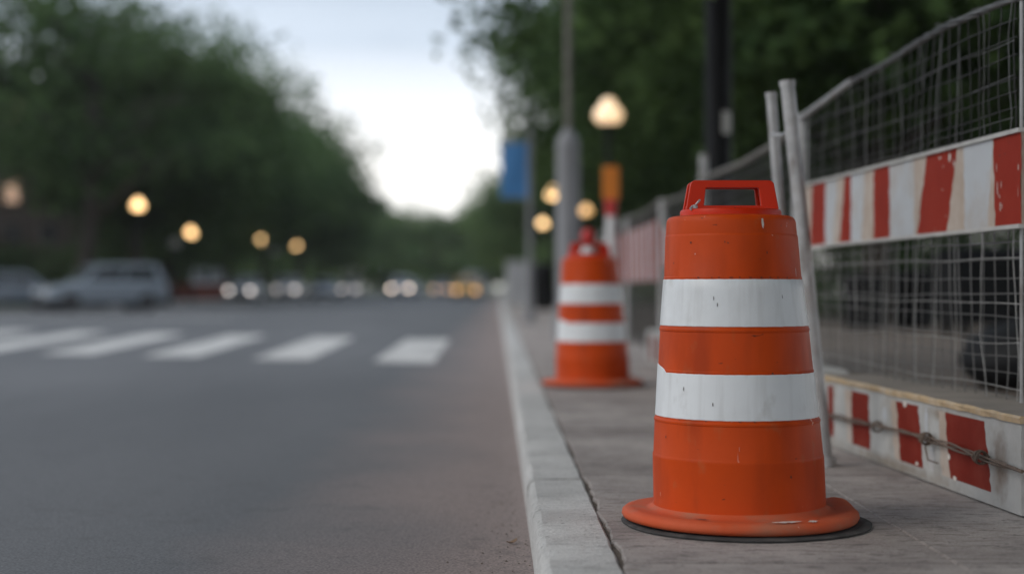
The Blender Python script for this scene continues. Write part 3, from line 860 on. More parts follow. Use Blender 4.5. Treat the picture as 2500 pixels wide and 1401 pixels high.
# the two leaning tubes by the far end of the board
def leaning(a, b_, r, label):
    t = MB(); a = Vector(a); b_ = Vector(b_); n = 8
    pts = [a + (b_ - a) * i / n for i in range(n + 1)]
    pts[0].z = .0
    t.tube(pts, r, 16)
    # flared foot and open top collar
    t.tube([a, a + (b_ - a) * .02], [r * 1.5, r * 1.45], 16)
    t.tube([b_ - (b_ - a) * .012, b_ + (b_ - a) * .004], [r * 1.12, r * 1.12], 16)
    return tag(t.build('fence_tube', M['galv'], None, True, 40), label, 'fence post', 'leaning tubes at the mesh fence')
leaning((1.262, 5.98, 0), (1.120, 6.02, 1.478), .028, 'taller grey leaning tube with its foot on the pavement right of the large drum')
leaning((1.215, 6.30, 0), (1.110, 6.32, 1.470), .021, 'shorter grey leaning tube just behind the taller one, left of the mesh fence')
b = MB(); b.tube([(1.108, 6.28, 1.30), (1.122, 6.14, 1.285), (1.150, 6.04, 1.30), (1.128, 6.0, 1.42)], .008, 8)
b.build('clamp', M['galv'], bpy.data.objects['fence_tube'], True)

# farther panels of the same fence
def far_panel(Y0, Y1, X0, X1, h, board, label, tall=None):
    t = thing('mesh_fence', label, 'fence', (X0, Y0, 0), group='mesh fence panels along the pavement')
    L_ = Y1 - Y0; dx = (X1 - X0) / L_
    P = lambda y, z, o=0: (dx * y - o, y, z)
    b = MB()
    y = .08
    while y < L_: b.tube([P(y, .05), P(y, h)], .0028, 4); y += .085
    z = .12
    while z < h: b.tube([P(0, z), P(L_, z)], .0028, 4); z += .085
    b.build('wire_mesh', M['wire'], t)
    b = MB(); b.tube([P(0, h + .012), P(L_ * .22, h - .012), P(L_ * .5, h - .028), P(L_ * .8, h - .01), P(L_, h)], .020, 10); b.build('top_rail', M['oldrail'], t, True, 40)
    b = MB(); b.tube([P(0, 0), P(0, tall or h + .03)], .032 if tall else .026, 12); b.build('post', M['galv'], t, True, 40)
    b = MB(); b.tube([P(L_, 0), P(L_, h + .03)], .026, 12); b.build('post', M['galv'], t, True, 40)
    if board:
        b = MB(); n = int(L_ / .28)
        for k in range(n):
            a0, a1 = L_ * k / n, L_ * (k + 1) / n
            sl = .10
            for (za, zb_) in ((.88, 1.24),) if board == 1 else ((.75, 1.35),):
                V = [P(a0, za, .035), P(a1, za, .035), P(min(L_, a1 + sl), zb_, .035), P(min(L_, a0 + sl), zb_, .035)]
                W = [(p[0] + .012, p[1], p[2]) for p in V]
                b.add(V + W, [(0, 3, 2, 1), (4, 5, 6, 7), (0, 1, 5, 4), (2, 3, 7, 6)], k % 2)
        b.build('striped_board', [M['bred'], M['bwhite']], t)
    return t
far_panel(8.25, 11.9, 1.585, 1.56, 1.51, 0, 'mesh fence panel with a bare top rail, between the leaning tubes and black pole')
far_panel(12.1, 15.0, 1.60, 1.60, 1.50, 1, 'blurred mesh fence panel with tall end post and striped board, above the large drum', tall=1.72)
far_panel(15.2, 19.0, 1.60, 1.58, 1.52, 2, 'blurred mesh fence panel with tall striped board, between the two drums')
far_panel(19.2, 23.5, 1.58, 1.55, 1.50, 2, 'farthest blurred mesh fence panel, seen just right of the smaller drum')
def far_bar(Y0, Y1, X, label):
    t = thing('low_barrier', label, 'barrier', (X, Y0, 0), group='low striped barriers')
    b = MB(); n = max(2, int((Y1 - Y0) / .3))
    b.bbox(0, .28, 0, Y1 - Y0, .004, .30, .012, 1)
    b.build('body', [M['lred'], M['lwhite']], t)
    b = MB()
    for k in range(0, n, 2):
        y0, y1 = (Y1 - Y0) * k / n + .03, (Y1 - Y0) * (k + 1) / n
        b.box(-.003, .0, y0, y1, .05, .26)
    b.build('red_block', M['lred'], t)
far_bar(7.25, 10.6, 1.36, 'low white and red barrier on the pavement behind the large drum')
far_bar(10.9, 14.2, 1.36, 'blurred low barrier on the pavement right of the smaller drum')

# ------------------------------------------------------------------ street furniture
def lamp(loc, glob, label, h=3.35):
    t = thing('street_lamp', label, 'street lamp', loc, group='globe street lamps')
    b = MB(); b.lathe([(.19, 0), (.19, .12), (.15, .16), (.13, .55), (.10, .62), (.06, .7), (.05, h - .35), (.06, h - .3), (.05, h - .1), (.10, h - .04), (.12, h)], 16)
    b.build('post', M['blackpaint'], t, True, 40)
    b = MB(); b.lathe([(.12, h), (.205, h + .04), (.25, h + .12), (.25, h + .19), (.205, h + .27), (.14, h + .32), (.125, h + .38), (.09, h + .43), (.01, h + .46)], 24)
    b.build('globe', M[glob], t, True, 60)
    b = MB(); b.lathe([(.03, h + .45), (.03, h + .47), (.012, h + .50), (.004, h + .53)], 10); b.build('finial', M['blackpaint'], t, True)
    return t
lamp((1.92, 27, 0), 'lampN', 'large glowing acorn globe lamp on a black post, above the smaller drum', 3.52)
lamp((2.15, 60, 0), 'lampF', 'lit globe lamp just left of the orange panel, right of the grey pole', 4.1)
lamp((2.61, 90, 0), 'lampF', 'lit globe lamp glowing low between the blue banner and grey pole', 4.2)
lamp((4.25, 75, 0), 'lampW', 'dimmer lit globe lamp half lost behind the grey pole on the right', 4.2)
for (px, py, Y, g, lb) in ((337, 499, 66.5, 'lampF', 'highest and brightest globe lamp in the left row, above the parked hatchback'),
                           (465, 567, 79, 'lampF', 'second globe lamp of the left row, under the dark tree trunks'),
                           (637, 586, 102, 'lampF', 'third globe lamp of the left row, left of the last lit one'),
                           (723, 598, 120, 'lampF', 'last lit globe lamp of the left row, nearest the middle of the street'),
                           (669, 613, 109, 'lampO', 'unlit pale globe lamp between the two farther lit lamps at left'),
                           (427, 592, 76, 'lampO', 'unlit pale globe lamp low to the left of the second lit lamp')):
    X = (px - 1215) / 3800 * Y; z = EYE + (702 - py) / 3800 * Y
    lamp((X, Y, -.02), g, lb, z - .2)
lamp((-1.7, 181, 0), 'lampO', 'unlit pale globe lamp at the far end of the street', 4.15)

t = thing('utility_pole', 'tall grey pole with a thick lower sleeve behind the smaller drum', 'pole', (.905, 20, 0))
b = MB(); b.lathe([(.19, 0), (.19, .3), (.155, .36), (.15, 2.45), (.145, 2.58), (.05, 2.72)], 20); b.build('sleeve', M['pole'], t, True, 40)
b = MB(); b.lathe([(.045, 2.7), (.04, 5.5), (.036, 8.4), (.01, 8.42)], 14); b.build('shaft', M['oldrail'], t, True, 40)
b = MB(); b.tube([(0, 0, 8.3), (-.6, 0, 8.7), (-1.5, 0, 8.85), (-2.1, 0, 8.8)], .035, 8); b.build('arm', M['pole'], t, True)
b = MB(); b.bbox(-2.7, -2.0, -.14, .14, 8.72, 8.86, .03); b.build('lamp_head', M['pole'], t)

t = thing('banner_pole', 'slim grey pole carrying a blank blue banner over the kerb', 'banner pole', (.62, 30, 0))
b = MB(); b.lathe([(.10, 0), (.10, .25), (.055, .3), (.045, 3.75), (.05, 3.78), (.01, 3.82)], 14); b.build('pole', M['pole'], t, True, 40)
b = MB()
n = 8; V = []
for i in range(n + 1):
    f = i / n; z = 2.42 + 1.05 * f
    for q in range(5):
        x = -.04 - .52 * q / 4
        V.append((x, -.01 + .02 * math.sin(q * 1.4 + f * 3), z))
o_ = len(V); V += [(x, y + .008, z) for (x, y, z) in V]
F = [(i * 5 + q, i * 5 + q + 5, i * 5 + q + 6, i * 5 + q + 1) for i in range(n) for q in range(4)]
F += [tuple(o_ + k for k in f[::-1]) for f in F]
b.add(V, F); b.build('banner', M['blue'], t, True)
b = MB()
for z in (2.40, 3.49): b.tube([(.0, 0, z), (-.58, 0, z)], .014, 8)
b.build('bracket', M['pole'], t, True)

t = thing('marker_post', 'white marker post with an orange panel on top, behind the smaller drum', 'marker post', (1.165, 16, 0))
b = MB(); b.lathe([(.17, 0), (.17, .05), (.07, .09), (.055, .12), (.05, 1.42), (.02, 1.45)], 16); b.build('post', M['white'], t, True, 40)
b = MB(); b.lathe([(.053, 1.42), (.06, 1.50), (.058, 1.585)], 14); b.build('red_collar', M['redpl'], t, True, 40)
b = MB(); b.bbox(-.085, .085, -.015, .015, 1.585, 1.93, .012); b.build('panel', M['osign'], t)
t = thing('marker_post', 'pale marker post with a round red head peeking over the smaller drum', 'marker post', (.765, 13.2, 0))
b = MB(); b.lathe([(.2, 0), (.2, .05), (.09, .08), (.06, .12), (.055, 1.0), (.03, 1.04)], 16); b.build('post', M['white'], t, True, 40)
b = MB(); b.lathe([(.03, 1.045), (.055, 1.07), (.06, 1.11), (.052, 1.16), (.02, 1.185)], 16); b.build('head', M['redpl'], t, True, 60)

t = thing('lamp_post', 'thick black pole with a pale sticker behind the fence', 'pole', (1.90, 13.4, 0))
b = MB(); b.lathe([(.16, 0), (.16, .4), (.118, .5), (.112, 3), (.105, 6.2), (.02, 6.22)], 20); b.build('post', M['blackpaint'], t, True, 40)
b = MB(); V = []
for i in range(7):
    a = -PI / 2 + .15 + i * .13
    V += [(.117 * math.cos(a), .117 * math.sin(a), 2.0), (.117 * math.cos(a), .117 * math.sin(a), 2.19)]
b.add(V, [(2 * i, 2 * i + 2, 2 * i + 3, 2 * i + 1) for i in range(6)]); b.build('sticker', M['lampO'], t)
b = MB(); b.tube([(0, 0, 6.2), (-.5, 0, 6.6), (-1.3, 0, 6.7)], .03, 8); b.bbox(-1.8, -1.2, -.1, .1, 6.62, 6.74, .02); b.build('lamp_arm', M['blackpaint'], t)

t = thing('utility_cabinet', 'pale grey utility cabinet far along the pavement by the kerb', 'cabinet', (.78, 55, 0))
b = MB(); b.bbox(-.47, .47, -.3, .3, .08, 1.55, .03); b.build('body', M['cabinet'], t)
b = MB(); b.bbox(-.5, .5, -.33, .33, 1.553, 1.62, .02); b.build('roof', M['cabinet'], t)
b = MB(); b.box(-.5, .5, -.33, .33, .0, .078); b.build('plinth', M['kerb'], t)
for s_ in (-1, 1):
    b = MB(); b.bbox(min(0, s_ * .43) + .01, max(0, s_ * .43) - .01, -.315, -.302, .16, 1.46, .004); dd = b.build('door', M['cabinet'], t)
    b = MB(); b.box(s_ * .05 - .012, s_ * .05 + .012, -.335, -.316, .75, .92); b.build('handle', M['blackpaint'], dd)
def bin_(loc, r, h, label, m='blackpaint', group='dark litter bins'):
    t = thing('litter_bin', label, 'bin', loc, group=group)
    b = MB(); b.lathe([(r * .85, 0), (r * .88, .04), (r, h * .8), (r * 1.02, h * .82), (r * 1.02, h * .86)], 20); b.build('body', M[m], t, True, 40)
    b = MB(); b.lathe([(r * 1.06, h * .862), (r * 1.06, h * .89), (r * .8, h * .97), (r * .3, h), (.02, h)], 20); b.build('lid', M[m], t, True, 40)
bin_((1.42, 48, 0), .34, 1.45, 'tall black litter bin on the pavement behind the smaller drum')
bin_((6.0, 25.5, 0), .36, .95, 'low black litter bin behind the mesh fence, beside the leaning tubes')
bin_((6.9, 25.8, 0), .34, 1.0, 'black litter bin behind the mesh fence, second from the leaning tubes')
t = thing('waste_container', 'large dark wheeled waste container behind the mesh fence near the right edge', 'waste container', (6.95, 22, 0), .1)
b = MB(); V = [(-.62, -.42, .16), (.62, -.42, .16), (.62, .42, .16), (-.62, .42, .16), (-.70, -.52, 1.08), (.70, -.52, 1.08), (.70, .52, 1.08), (-.70, .52, 1.08)]
b.add(V, [(0, 3, 2, 1), (4, 5, 6, 7), (0, 1, 5, 4), (1, 2, 6, 5), (2, 3, 7, 6), (3, 0, 4, 7)])
b.bbox(-.74, .74, -.56, -.525, 1.0, 1.06, .01); b.build('body', M['blackpaint'], t)
b = MB(); b.bbox(-.73, .73, -.56, .56, 1.083, 1.15, .03); b.bbox(-.66, .66, -.4, .4, 1.152, 1.24, .04); b.build('lid', M['blackpaint'], t)
for sx in (-.5, .5):
    for sy in (-.33, .33):
        wb = MB(); wb.lathe([(.03, -.025), (.08, -.022), (.08, .022), (.03, .025)], 14); wo = wb.build('wheel', M['tyre'], t, True, 40)
        wo.location = (sx, sy, .08); wo.rotation_euler = (PI / 2, 0, 0)
# rubbish bag behind the fence
b = MB(); rg = random.Random(4); n = 22; prof = [(.02, .0), (.26, .01), (.33, .08), (.35, .18), (.30, .30), (.19, .38), (.07, .42), (.05, .45), (.09, .5), (.02, .5)]
for (r, z) in prof:
    for k in range(n):
        a = 2 * PI * k / n; w = 1 + .10 * math.sin(4 * a + z * 9) + .06 * math.sin(9 * a + z * 20)
        b.v.append((r * w * math.cos(a), r * w * math.sin(a), z))
for i in range(len(prof) - 1):
    for k in range(n): b.f.append((i * n + k, i * n + (k + 1) % n, (i + 1) * n + (k + 1) % n, (i + 1) * n + k)); b.m.append(0)
bg = b.build('rubbish_bag', mat('black_bag', (.010, .010, .011), .55, var=.2, spec=.2), None, True, 60); bg.location = (3.62, 10.6, 0); bg.scale = (1.25, 1.25, 1.1)
tag(bg, 'knotted black rubbish bag on the ground behind the mesh fence', 'rubbish bag')

# ------------------------------------------------------------------ vehicles
def car(label, paint, loc, rz, L_=4.4, W=1.8, H=1.48, suv=False, lights='hloff', van=False, taxi=False):
    t = thing('taxi' if taxi else ('van' if van else 'car'), label, 'taxi' if taxi else ('van' if van else 'car'), loc, rz, group='vehicles on the street')
    w = W / 2; b = MB()
    belt = .62 * H if not van else .55 * H
    st = [(-L_ / 2, .42, belt * .86, .80), (-L_ / 2 + .12, .26, belt * .97, .93), (-L_ * .3, .2, belt, 1.0), (0, .2, belt, 1.0), (L_ * .22, .2, belt * .98, 1.0),
          (L_ * .36, .22, belt * .90, .98), (L_ / 2 - .15, .25, belt * .80, .92), (L_ / 2, .40, belt * .62, .78)]
    def ring(x, zb, zt, k, sh=.93):
        ww = w * k; zm = zb + (zt - zb) * .45
        return [(x, -ww * .92, zb), (x, -ww, zb + .12), (x, -ww, zm), (x, -ww * .98, zt - .08), (x, -ww * sh + .03, zt), (x, ww * sh - .03, zt), (x, ww * .98, zt - .08), (x, ww, zm), (x, ww, zb + .12), (x, ww * .92, zb)]
    V = []
    for s_ in st: V += ring(*s_)
    n = 10; F = [(i * n + k, i * n + (k + 1) % n, (i + 1) * n + (k + 1) % n, (i + 1) * n + k) for i in range(len(st) - 1) for k in range(n)]
    F.append(tuple(range(n))); F.append(tuple((len(st) - 1) * n + k for k in range(n))[::-1])
    b.add(V, [f[::-1] for f in F])
    # cabin
    xr0 = -L_ / 2 + (.12 if (suv or van) else .75); xr1 = -L_ / 2 + (.35 if (suv or van) else 1.35)
    xf1, xf0 = (L_ * .08, L_ * .24) if not van else (L_ * .30, L_ * .42)
    zr = belt - .03
    lo = [(xr0, w * .90), (xf0, w * .90)]; hi = [(xr1, w * .74), (xf1, w * .74)]
    V = [(xr0, -w * .9, zr), (xf0, -w * .9, zr), (xf0, w * .9, zr), (xr0, w * .9, zr), (xr1, -w * .76, H - .05), (xf1, -w * .76, H - .05), (xf1, w * .76, H - .05), (xr1, w * .76, H - .05),
         (xr1 + .15, -w * .6, H), (xf1 - .15, -w * .6, H), (xf1 - .15, w * .6, H), (xr1 + .15, w * .6, H)]
    b.add(V, [(0, 1, 5, 4), (1, 2, 6, 5), (2, 3, 7, 6), (3, 0, 4, 7), (4, 5, 9, 8), (5, 6, 10, 9), (6, 7, 11, 10), (7, 4, 8, 11), (8, 9, 10, 11)])
    bo = b.build('body', paint, t, True, 50)
    bv = bo.modifiers.new('bevel', 'BEVEL'); bv.width = .04; bv.segments = 2; bv.limit_method = 'ANGLE'; bv.angle_limit = math.radians(25)
    def pane(name, A, B_, C_, D_, k0=.1, k1=.9):
        A, B_, C_, D_ = map(Vector, (A, B_, C_, D_))
        q = lambda u, v: A.lerp(B_, u).lerp(D_.lerp(C_, u), v)
        P = [q(k0, .14), q(k1, .14), q(k1, .9), q(k0, .9)]
        nn_ = (P[1] - P[0]).cross(P[3] - P[0]).normalized() * .012
        m_ = MB(); m_.add([p + nn_ for p in P] + [p - nn_ * .5 for p in P], [(0, 1, 2, 3), (0, 4, 5, 1), (1, 5, 6, 2), (2, 6, 7, 3), (3, 7, 4, 0)])
        m_.build(name, M['glass'], t)
    pane('windscreen', V[1], V[2], V[6], V[5], .06, .94); pane('rear_window', V[3], V[0], V[4], V[7], .08, .92)
    if van: pane('side_window', V[0], V[1], V[5], V[4], .72, .95); pane('side_window', V[2], V[3], V[7], V[6], .05, .28)
    else:
        pane('side_window', V[0], V[1], V[5], V[4], .10, .50); pane('side_window', V[0], V[1], V[5], V[4], .53, .93)
        pane('side_window', V[2], V[3], V[7], V[6], .07, .47); pane('side_window', V[2], V[3], V[7], V[6], .50, .90)
    for sx in (-1, 1):
        for sy in (-1, 1):
            wh = bpy.data.objects.new('wheel', None); COL.objects.link(wh); wh.parent = t
            wh.location = (sx * L_ * .305, sy * (w - .10), .33); wh.rotation_euler = (PI / 2, 0, 0)
            m_ = MB(); m_.lathe([(.20, -.11), (.30, -.11), (.33, -.07), (.33, .07), (.30, .11), (.20, .11)], 20, cap=False); m_.build('tyre', M['tyre'], wh, True, 40)
            m_ = MB(); m_.lathe([(.21, -.1), (.21, .1)], 16, cap=True); m_.build('rim', M['rim'], wh, True, 40)
    for sy in (-1, 1):
        m_ = MB(); m_.bbox(L_ / 2 - .16, L_ / 2 - .01, sy * w * .72 - .11, sy * w * .72 + .11, belt * .60, belt * .76, .03); m_.build('headlight', M[lights], t)
        m_ = MB(); m_.bbox(-L_ / 2 - .01, -L_ / 2 + .1, sy * w * .7 - .12, sy * w * .7 + .12, belt * .7, belt * .85, .02); m_.build('tail_light', M['tl'], t)
    m_ = MB(); m_.bbox(L_ / 2 - .08, L_ / 2 + .012, -w * .45, w * .45, .42, belt * .60, .02); m_.build('grille', M['tyre'], t)
    m_ = MB(); m_.bbox(-L_ / 2 - .02, L_ / 2 + .02, -w * .99, w * .99, .2, .40, .05); m_.build('sill', M['tyre'], t)
    if taxi:
        m_ = MB(); m_.bbox(-.15, .15, -.3, .3, H + .002, H + .14, .03); m_.build('roof_sign', M['lampO'], t)
    return t
def paint(name, c, r=.28): return mat(name, c, r, spec=.6, coat=.5)
P_blue = paint('steel_blue_paint', (.21, .24, .275)); P_dark = paint('slate_paint', (.12, .14, .165)); P_white = paint('white_car_paint', (.62, .63, .66))
P_silver = paint('silver_paint', (.42, .45, .49)); P_yel = paint('taxi_yellow', (.78, .42, .03)); P_beige = paint('beige_paint', (.36, .29, .23)); P_grey = paint('grey_paint', (.25, .25, .26)); P_pale = paint('pale_blue_paint', (.46, .51, .58))
car('steel blue hatchback parked at the left kerb under the brightest lamp', P_blue, (-13.5, 53, ROAD), PI + .55, 4.3, 1.85, 1.62, suv=True)
car('slate blue saloon cut off by the left edge, behind the hatchback', P_dark, (-17.6, 55, ROAD), PI + .45, 4.6, 1.82, 1.40)
car('pale van parked at the left kerb beyond the low red wall', P_silver, (-18.6, 100, ROAD), -PI / 2 + .1, 4.9, 1.95, 2.0, van=True)
car('white car parked at left with its front to the camera, right of the pale van', P_white, (-15.0, 112, ROAD), -PI / 2, 4.5, 1.8, 1.6, suv=True, lights='hlw')
car('pale blue saloon at left of the street, between two white cars', P_pale, (-13.4, 121, ROAD), -PI / 2, 4.6, 1.85, 1.5)
car('white small car in the middle distance, left of the lit silver car', P_white, (-13.9, 147, ROAD), -PI / 2, 4.2, 1.8, 1.62, suv=True, lights='hlw')
car('silver car with both headlights glowing in mid street', P_silver, (-8.4, 136, ROAD), -PI / 2, 4.9, 2.0, 1.75, suv=True, lights='hl')
car('grey car with dim headlights between the lit silver car and taxi', P_grey, (-5.4, 150, ROAD), -PI / 2, 4.5, 1.8, 1.5, lights='hlo')
car('yellow taxi coming along the right lane with amber headlights', P_yel, (-2.25, 112, ROAD), -PI / 2, 4.7, 1.85, 1.5, lights='hlt', taxi=True)

car('beige car with dim amber headlights between the white car and pale blue saloon', P_beige, (-14.2, 128, ROAD), -PI / 2, 4.3, 1.75, 1.5, lights='hlo')
car('pale grey car with white lights left of the white parked cars', P_silver, (-15.0, 93, ROAD), -PI / 2 - .05, 4.2, 1.75, 1.5, lights='hlw')
car('white van right behind the yellow taxi', P_white, (-2.3, 150, ROAD), -PI / 2, 5.2, 2.0, 2.3, van=True)
car('silver saloon behind the lit silver car', P_pale, (-8.3, 150, ROAD), -PI / 2, 4.6, 1.85, 1.5)
# low red brick wall on the left
t = thing('brick_wall', 'low red brick wall behind the parked cars at left', 'wall', (-24.5, 92, 0))
b = MB(); b.bbox(0, 8.6, -.15, .15, -.1, .80, .01); b.build('wall', M['redbrick'], t)
b = MB(); b.bbox(-.04, 8.64, -.19, .19, .803, .88, .015); b.build('coping', M['redbrick'], t)

# ------------------------------------------------------------------ building behind the left trees
t = thing('brick_building', 'dark brick apartment block with a few lit windows behind the left trees', 'building', (-36, 104, 0))
b = MB(); b.box(-13, 12, 0, 14, -.1, 14.2); b.build('wall', M['brick'], t)
b = MB(); b.box(-13.3, 12.3, -.3, 14.3, 14.203, 14.7); b.build('cornice', M['stone'], t)
rb = random.Random(2); lit = {(8, 2), (9, 3), (8, 4), (6, 2), (5, 3), (6, 4), (4, 3), (3, 2)}
for i in range(10):
    for j in range(5):
        x = -11.6 + i * 2.45; z = .9 + j * 2.75
        f = MB(); f.box(x - .1, x + 1.0, -.08, -.002, z - .1, z + 1.4); fo = f.build('window', M['stone'], t)
        p = MB(); p.box(x, x + .9, -.105, -.083, z, z + 1.3); p.build('pane', M['winlit'] if (i, j) in lit else M['glass'], fo)

# ------------------------------------------------------------------ trees
def tree_proto(name, seed, H, R, base, nclump, leaves, lsz, lm, trunk_r, gap=.0, flat=1.0):
    rng = np.random.default_rng(seed); r = random.Random(seed)
    root = bpy.data.objects.new(name, None); COL.objects.link(root)
    b = MB()
    top = base + (H - base) * .75
    pts = [Vector((r.uniform(-.12, .12) * i, r.uniform(-.12, .12) * i, top * i / 7)) for i in range(8)]
    b.tube(pts, [trunk_r * (1.35 if i == 0 else 1) * (1 - .11 * i) for i in range(8)], 10)
    tips = []
    for k in range(13):
        i = r.randint(2, 6); p = pts[i]; a = k * 2.4 + r.uniform(-.3, .3); ln = R * r.uniform(.5, .85)
        e = p + Vector((math.cos(a) * ln, math.sin(a) * ln, ln * r.uniform(.25, .8)))
        m_ = p.lerp(e, .5) + Vector((0, 0, ln * .12))
        b.tube([p, m_, e], [trunk_r * .42, trunk_r * .26, trunk_r * .07], 7)
        for q in range(2):
            s_ = p.lerp(e, r.uniform(.4, .8)); d = Vector((r.uniform(-1, 1), r.uniform(-1, 1), r.uniform(-.1, .8))) * R * .35
            b.tube([s_, s_ + d], [trunk_r * .16, trunk_r * .03], 5)
    b.build('trunk', M['bark'], root, True, 60)
    # leaf clumps through the volume
    cz = base + (H - base) * .48
    V = []; cnt = 0
    U = rng.normal(size=(nclump, 3)); U /= np.linalg.norm(U, axis=1)[:, None]
    lump = 1 + .16 * np.sin(U[:, 0] * 5 + seed) * np.cos(U[:, 1] * 4) + .12 * np.sin(U[:, 2] * 7 + seed * 2)
    rad_ = rng.uniform(.2, .92, nclump) ** .5 * lump
    C_ = np.stack([U[:, 0] * R * rad_, U[:, 1] * R * rad_, cz + U[:, 2] * (H - base) * .5 * rad_], 1)
    low = C_[:, 2] < base + (H - base) * .15
    C_[low, :2] *= 1.02
    Q = []
    for c in C_:
        m_ = int(leaves * rng.uniform(.6, 1.3)); s_ = R * rng.uniform(.10, .19)
        p = np.clip(rng.normal(size=(m_, 3)), -1.7, 1.7) * np.array([s_, s_, s_ * .62 * flat]) + c
        Q.append(p)
    P = np.concatenate(Q); n = len(P)
    nrm = rng.normal(size=(n, 3)); nrm[:, 2] = np.abs(nrm[:, 2]) + .5; nrm /= np.linalg.norm(nrm, axis=1)[:, None]
    a = np.cross(nrm, rng.normal(size=(n, 3))); a /= np.linalg.norm(a, axis=1)[:, None]; c = np.cross(nrm, a)
    sz = rng.uniform(.6, 1.3, (n, 1)) * lsz
    verts = np.stack([P - a * sz, P - c * sz * .5, P + a * sz, P + c * sz * .5], 1).reshape(-1, 3)
    me = bpy.data.meshes.new('crown')
    me.vertices.add(4 * n); me.vertices.foreach_set('co', verts.astype(np.float32).ravel())
    me.loops.add(4 * n); me.loops.foreach_set('vertex_index', np.arange(4 * n, dtype=np.int32))
    me.polygons.add(n); me.polygons.foreach_set('loop_start', np.arange(0, 4 * n, 4, dtype=np.int32)); me.polygons.foreach_set('loop_total', np.full(n, 4, dtype=np.int32))
    me.materials.append(M[lm]); me.update(calc_edges=True)
    o = bpy.data.objects.new('crown', me); COL.objects.link(o); o.parent = root
    return root
used = set()
def plant(proto, loc, rz, scale, label, cat, group):
    if proto.name not in used:
        used.add(proto.name); o = proto
        o.location = loc; o.rotation_euler = (0, 0, rz); o.scale = scale if isinstance(scale, tuple) else (scale,) * 3; o['label'] = label
    else: o = dup(proto, loc, rz, label, scale)
    tag(o, None, cat, group); return o
TA = tree_proto('broadleaf_tree', 1, 15.0, 7.4, 3.3, 230, 95, .26, 'leafA', .40)
TB = tree_proto('broadleaf_tree', 2, 14.0, 6.6, 3.1, 190, 95, .25, 'leafB', .34)
TC = tree_proto('broadleaf_tree', 3, 10.5, 5.4, 1.6, 150, 95, .23, 'leafC', .26)
TD = tree_proto('broadleaf_tree', 4, 12.5, 5.8, 3.0, 135, 95, .19, 'leafB', .30)
TE = tree_proto('broadleaf_tree', 6, 15.0, 7.2, 3.4, 76, 72, .22, 'leafA', .38)
rt = random.Random(21)
ORD = ['first', 'second', 'third', 'fourth', 'fifth', 'sixth', 'seventh', 'eighth', 'ninth', 'tenth', 'eleventh', 'twelfth']
LT = [(-22.5, 61, TE, 1.0), (-17.6, 66.5, TE, 1.05), (-17.6, 76, TB, .97), (-18.3, 86, TA, 1.0), (-18.3, 104, TA, 1.04), (-18.6, 124, TB, 1.12), (-18.5, 146, TB, 1.15), (-18.8, 168, TC, 1.3)]
for i, (x, y, p, s_) in enumerate(LT):
    plant(p, (x, y, -.05), rt.uniform(0, 6), s_, f'{ORD[i]} tree from the camera in the row along the left kerb', 'tree', 'trees along the left side of the street')
LB = [(-35, 78, TB, 1.1), (-42, 90, TC, 1.25), (-31, 118, TB, 1.15), (-29, 140, TA, 1.0), (-31, 165, TB, 1.2), (-27, 190, TA, 1.0)]
for i, (x, y, p, s_) in enumerate(LB):
    plant(p, (x, y, -.05), rt.uniform(0, 6), s_, f'{ORD[i]} tree from the camera in the rear row behind the left street trees', 'tree', 'trees behind the left row')
RT = [(5.3, 36, TD, .92), (7.0, 29, TB, .85), (11.5, 33, TE, .9), (16, 40, TE, 1.0), (21, 48, TB, 1.1), (8.0, 46, TA, .95), (13.5, 52, TB, 1.1), (6.4, 62, TB, .95), (26, 62, TA, 1.1), (17, 66, TA, 1.1), (8, 80, TA, .9), (12, 100, TB, 1)]
RT += [(3.6, 2.2, TB, 1.0), (4.9, 11.6, TB, 1.0), (9, -6, TA, 1.0)]  # unseen trees added out of view to block sky and shade the right side
RL = ['tree whose loose branch tips hang into the sky over the blue banner', 'dense tree rising behind the big lit globe lamp', 'dark tree behind the thick black pole at right', 'dark tree in the park over the mesh fence post',
      'tree at the upper right corner seen through the wire mesh', 'tall tree filling the gap behind the big lit lamp', 'deep tree in the park right of the black pole', 'street tree behind the grey pole with the thick sleeve',
      'rear park tree far behind the upper right mesh', 'rear park tree between black pole and mesh fence', 'middle distance tree right of the blue banner pole', 'farther tree in the park behind the orange panel',
      'unseen tree added overhead to shade the pavement beside the large drum', 'unseen tree added overhead to shade the pavement behind the nearest mesh fence', 'unseen tree added behind the viewer to block sky light from the right']
for (x, y, p, s_), lb in zip(RT, RL):
    plant(p, (x, y, -.05), rt.uniform(0, 6), s_, lb, 'tree', 'trees on the park side at right')
FT = [(4.2, 112, TC, 1.03), (3.6, 132, TC, 1.1), (2.7, 155, TC, 1.15), (-3.5, 190, TC, 1.0), (-11, 196, TC, 1.05), (-19, 204, TB, .95), (5, 188, TC, 1.05), (13, 175, TB, 1.0), (-8, 232, TB, .9), (2, 240, TB, .95), (14, 140, TB, 1)]
FL = ['pale tree right of the street, nearest of the three before the bend', 'pale tree right of the street, middle of the three before the bend', 'pale tree right of the street, last of the three before the bend',
      'small pale tree under the lowest point of the sky', 'pale tree closing the street, left of the lowest sky', 'tree closing the street behind the last left row tree', 'tree at the street end behind the unlit far lamp',
      'tree at the street end hidden mostly behind the banner', 'hazy rear tree left of the lowest sky, behind the closing row', 'hazy rear tree right of the lowest sky, behind the closing row', 'park tree behind the three pale roadside trees']
for (x, y, p, s_), lb in zip(FT, FL):
    plant(p, (x, y, -.05), rt.uniform(0, 6), s_, lb, 'tree', 'trees at the far end of the street')
SH_ = tree_proto('shrub', 8, 3.0, 2.6, .1, 46, 80, .13, 'leafC', .05)
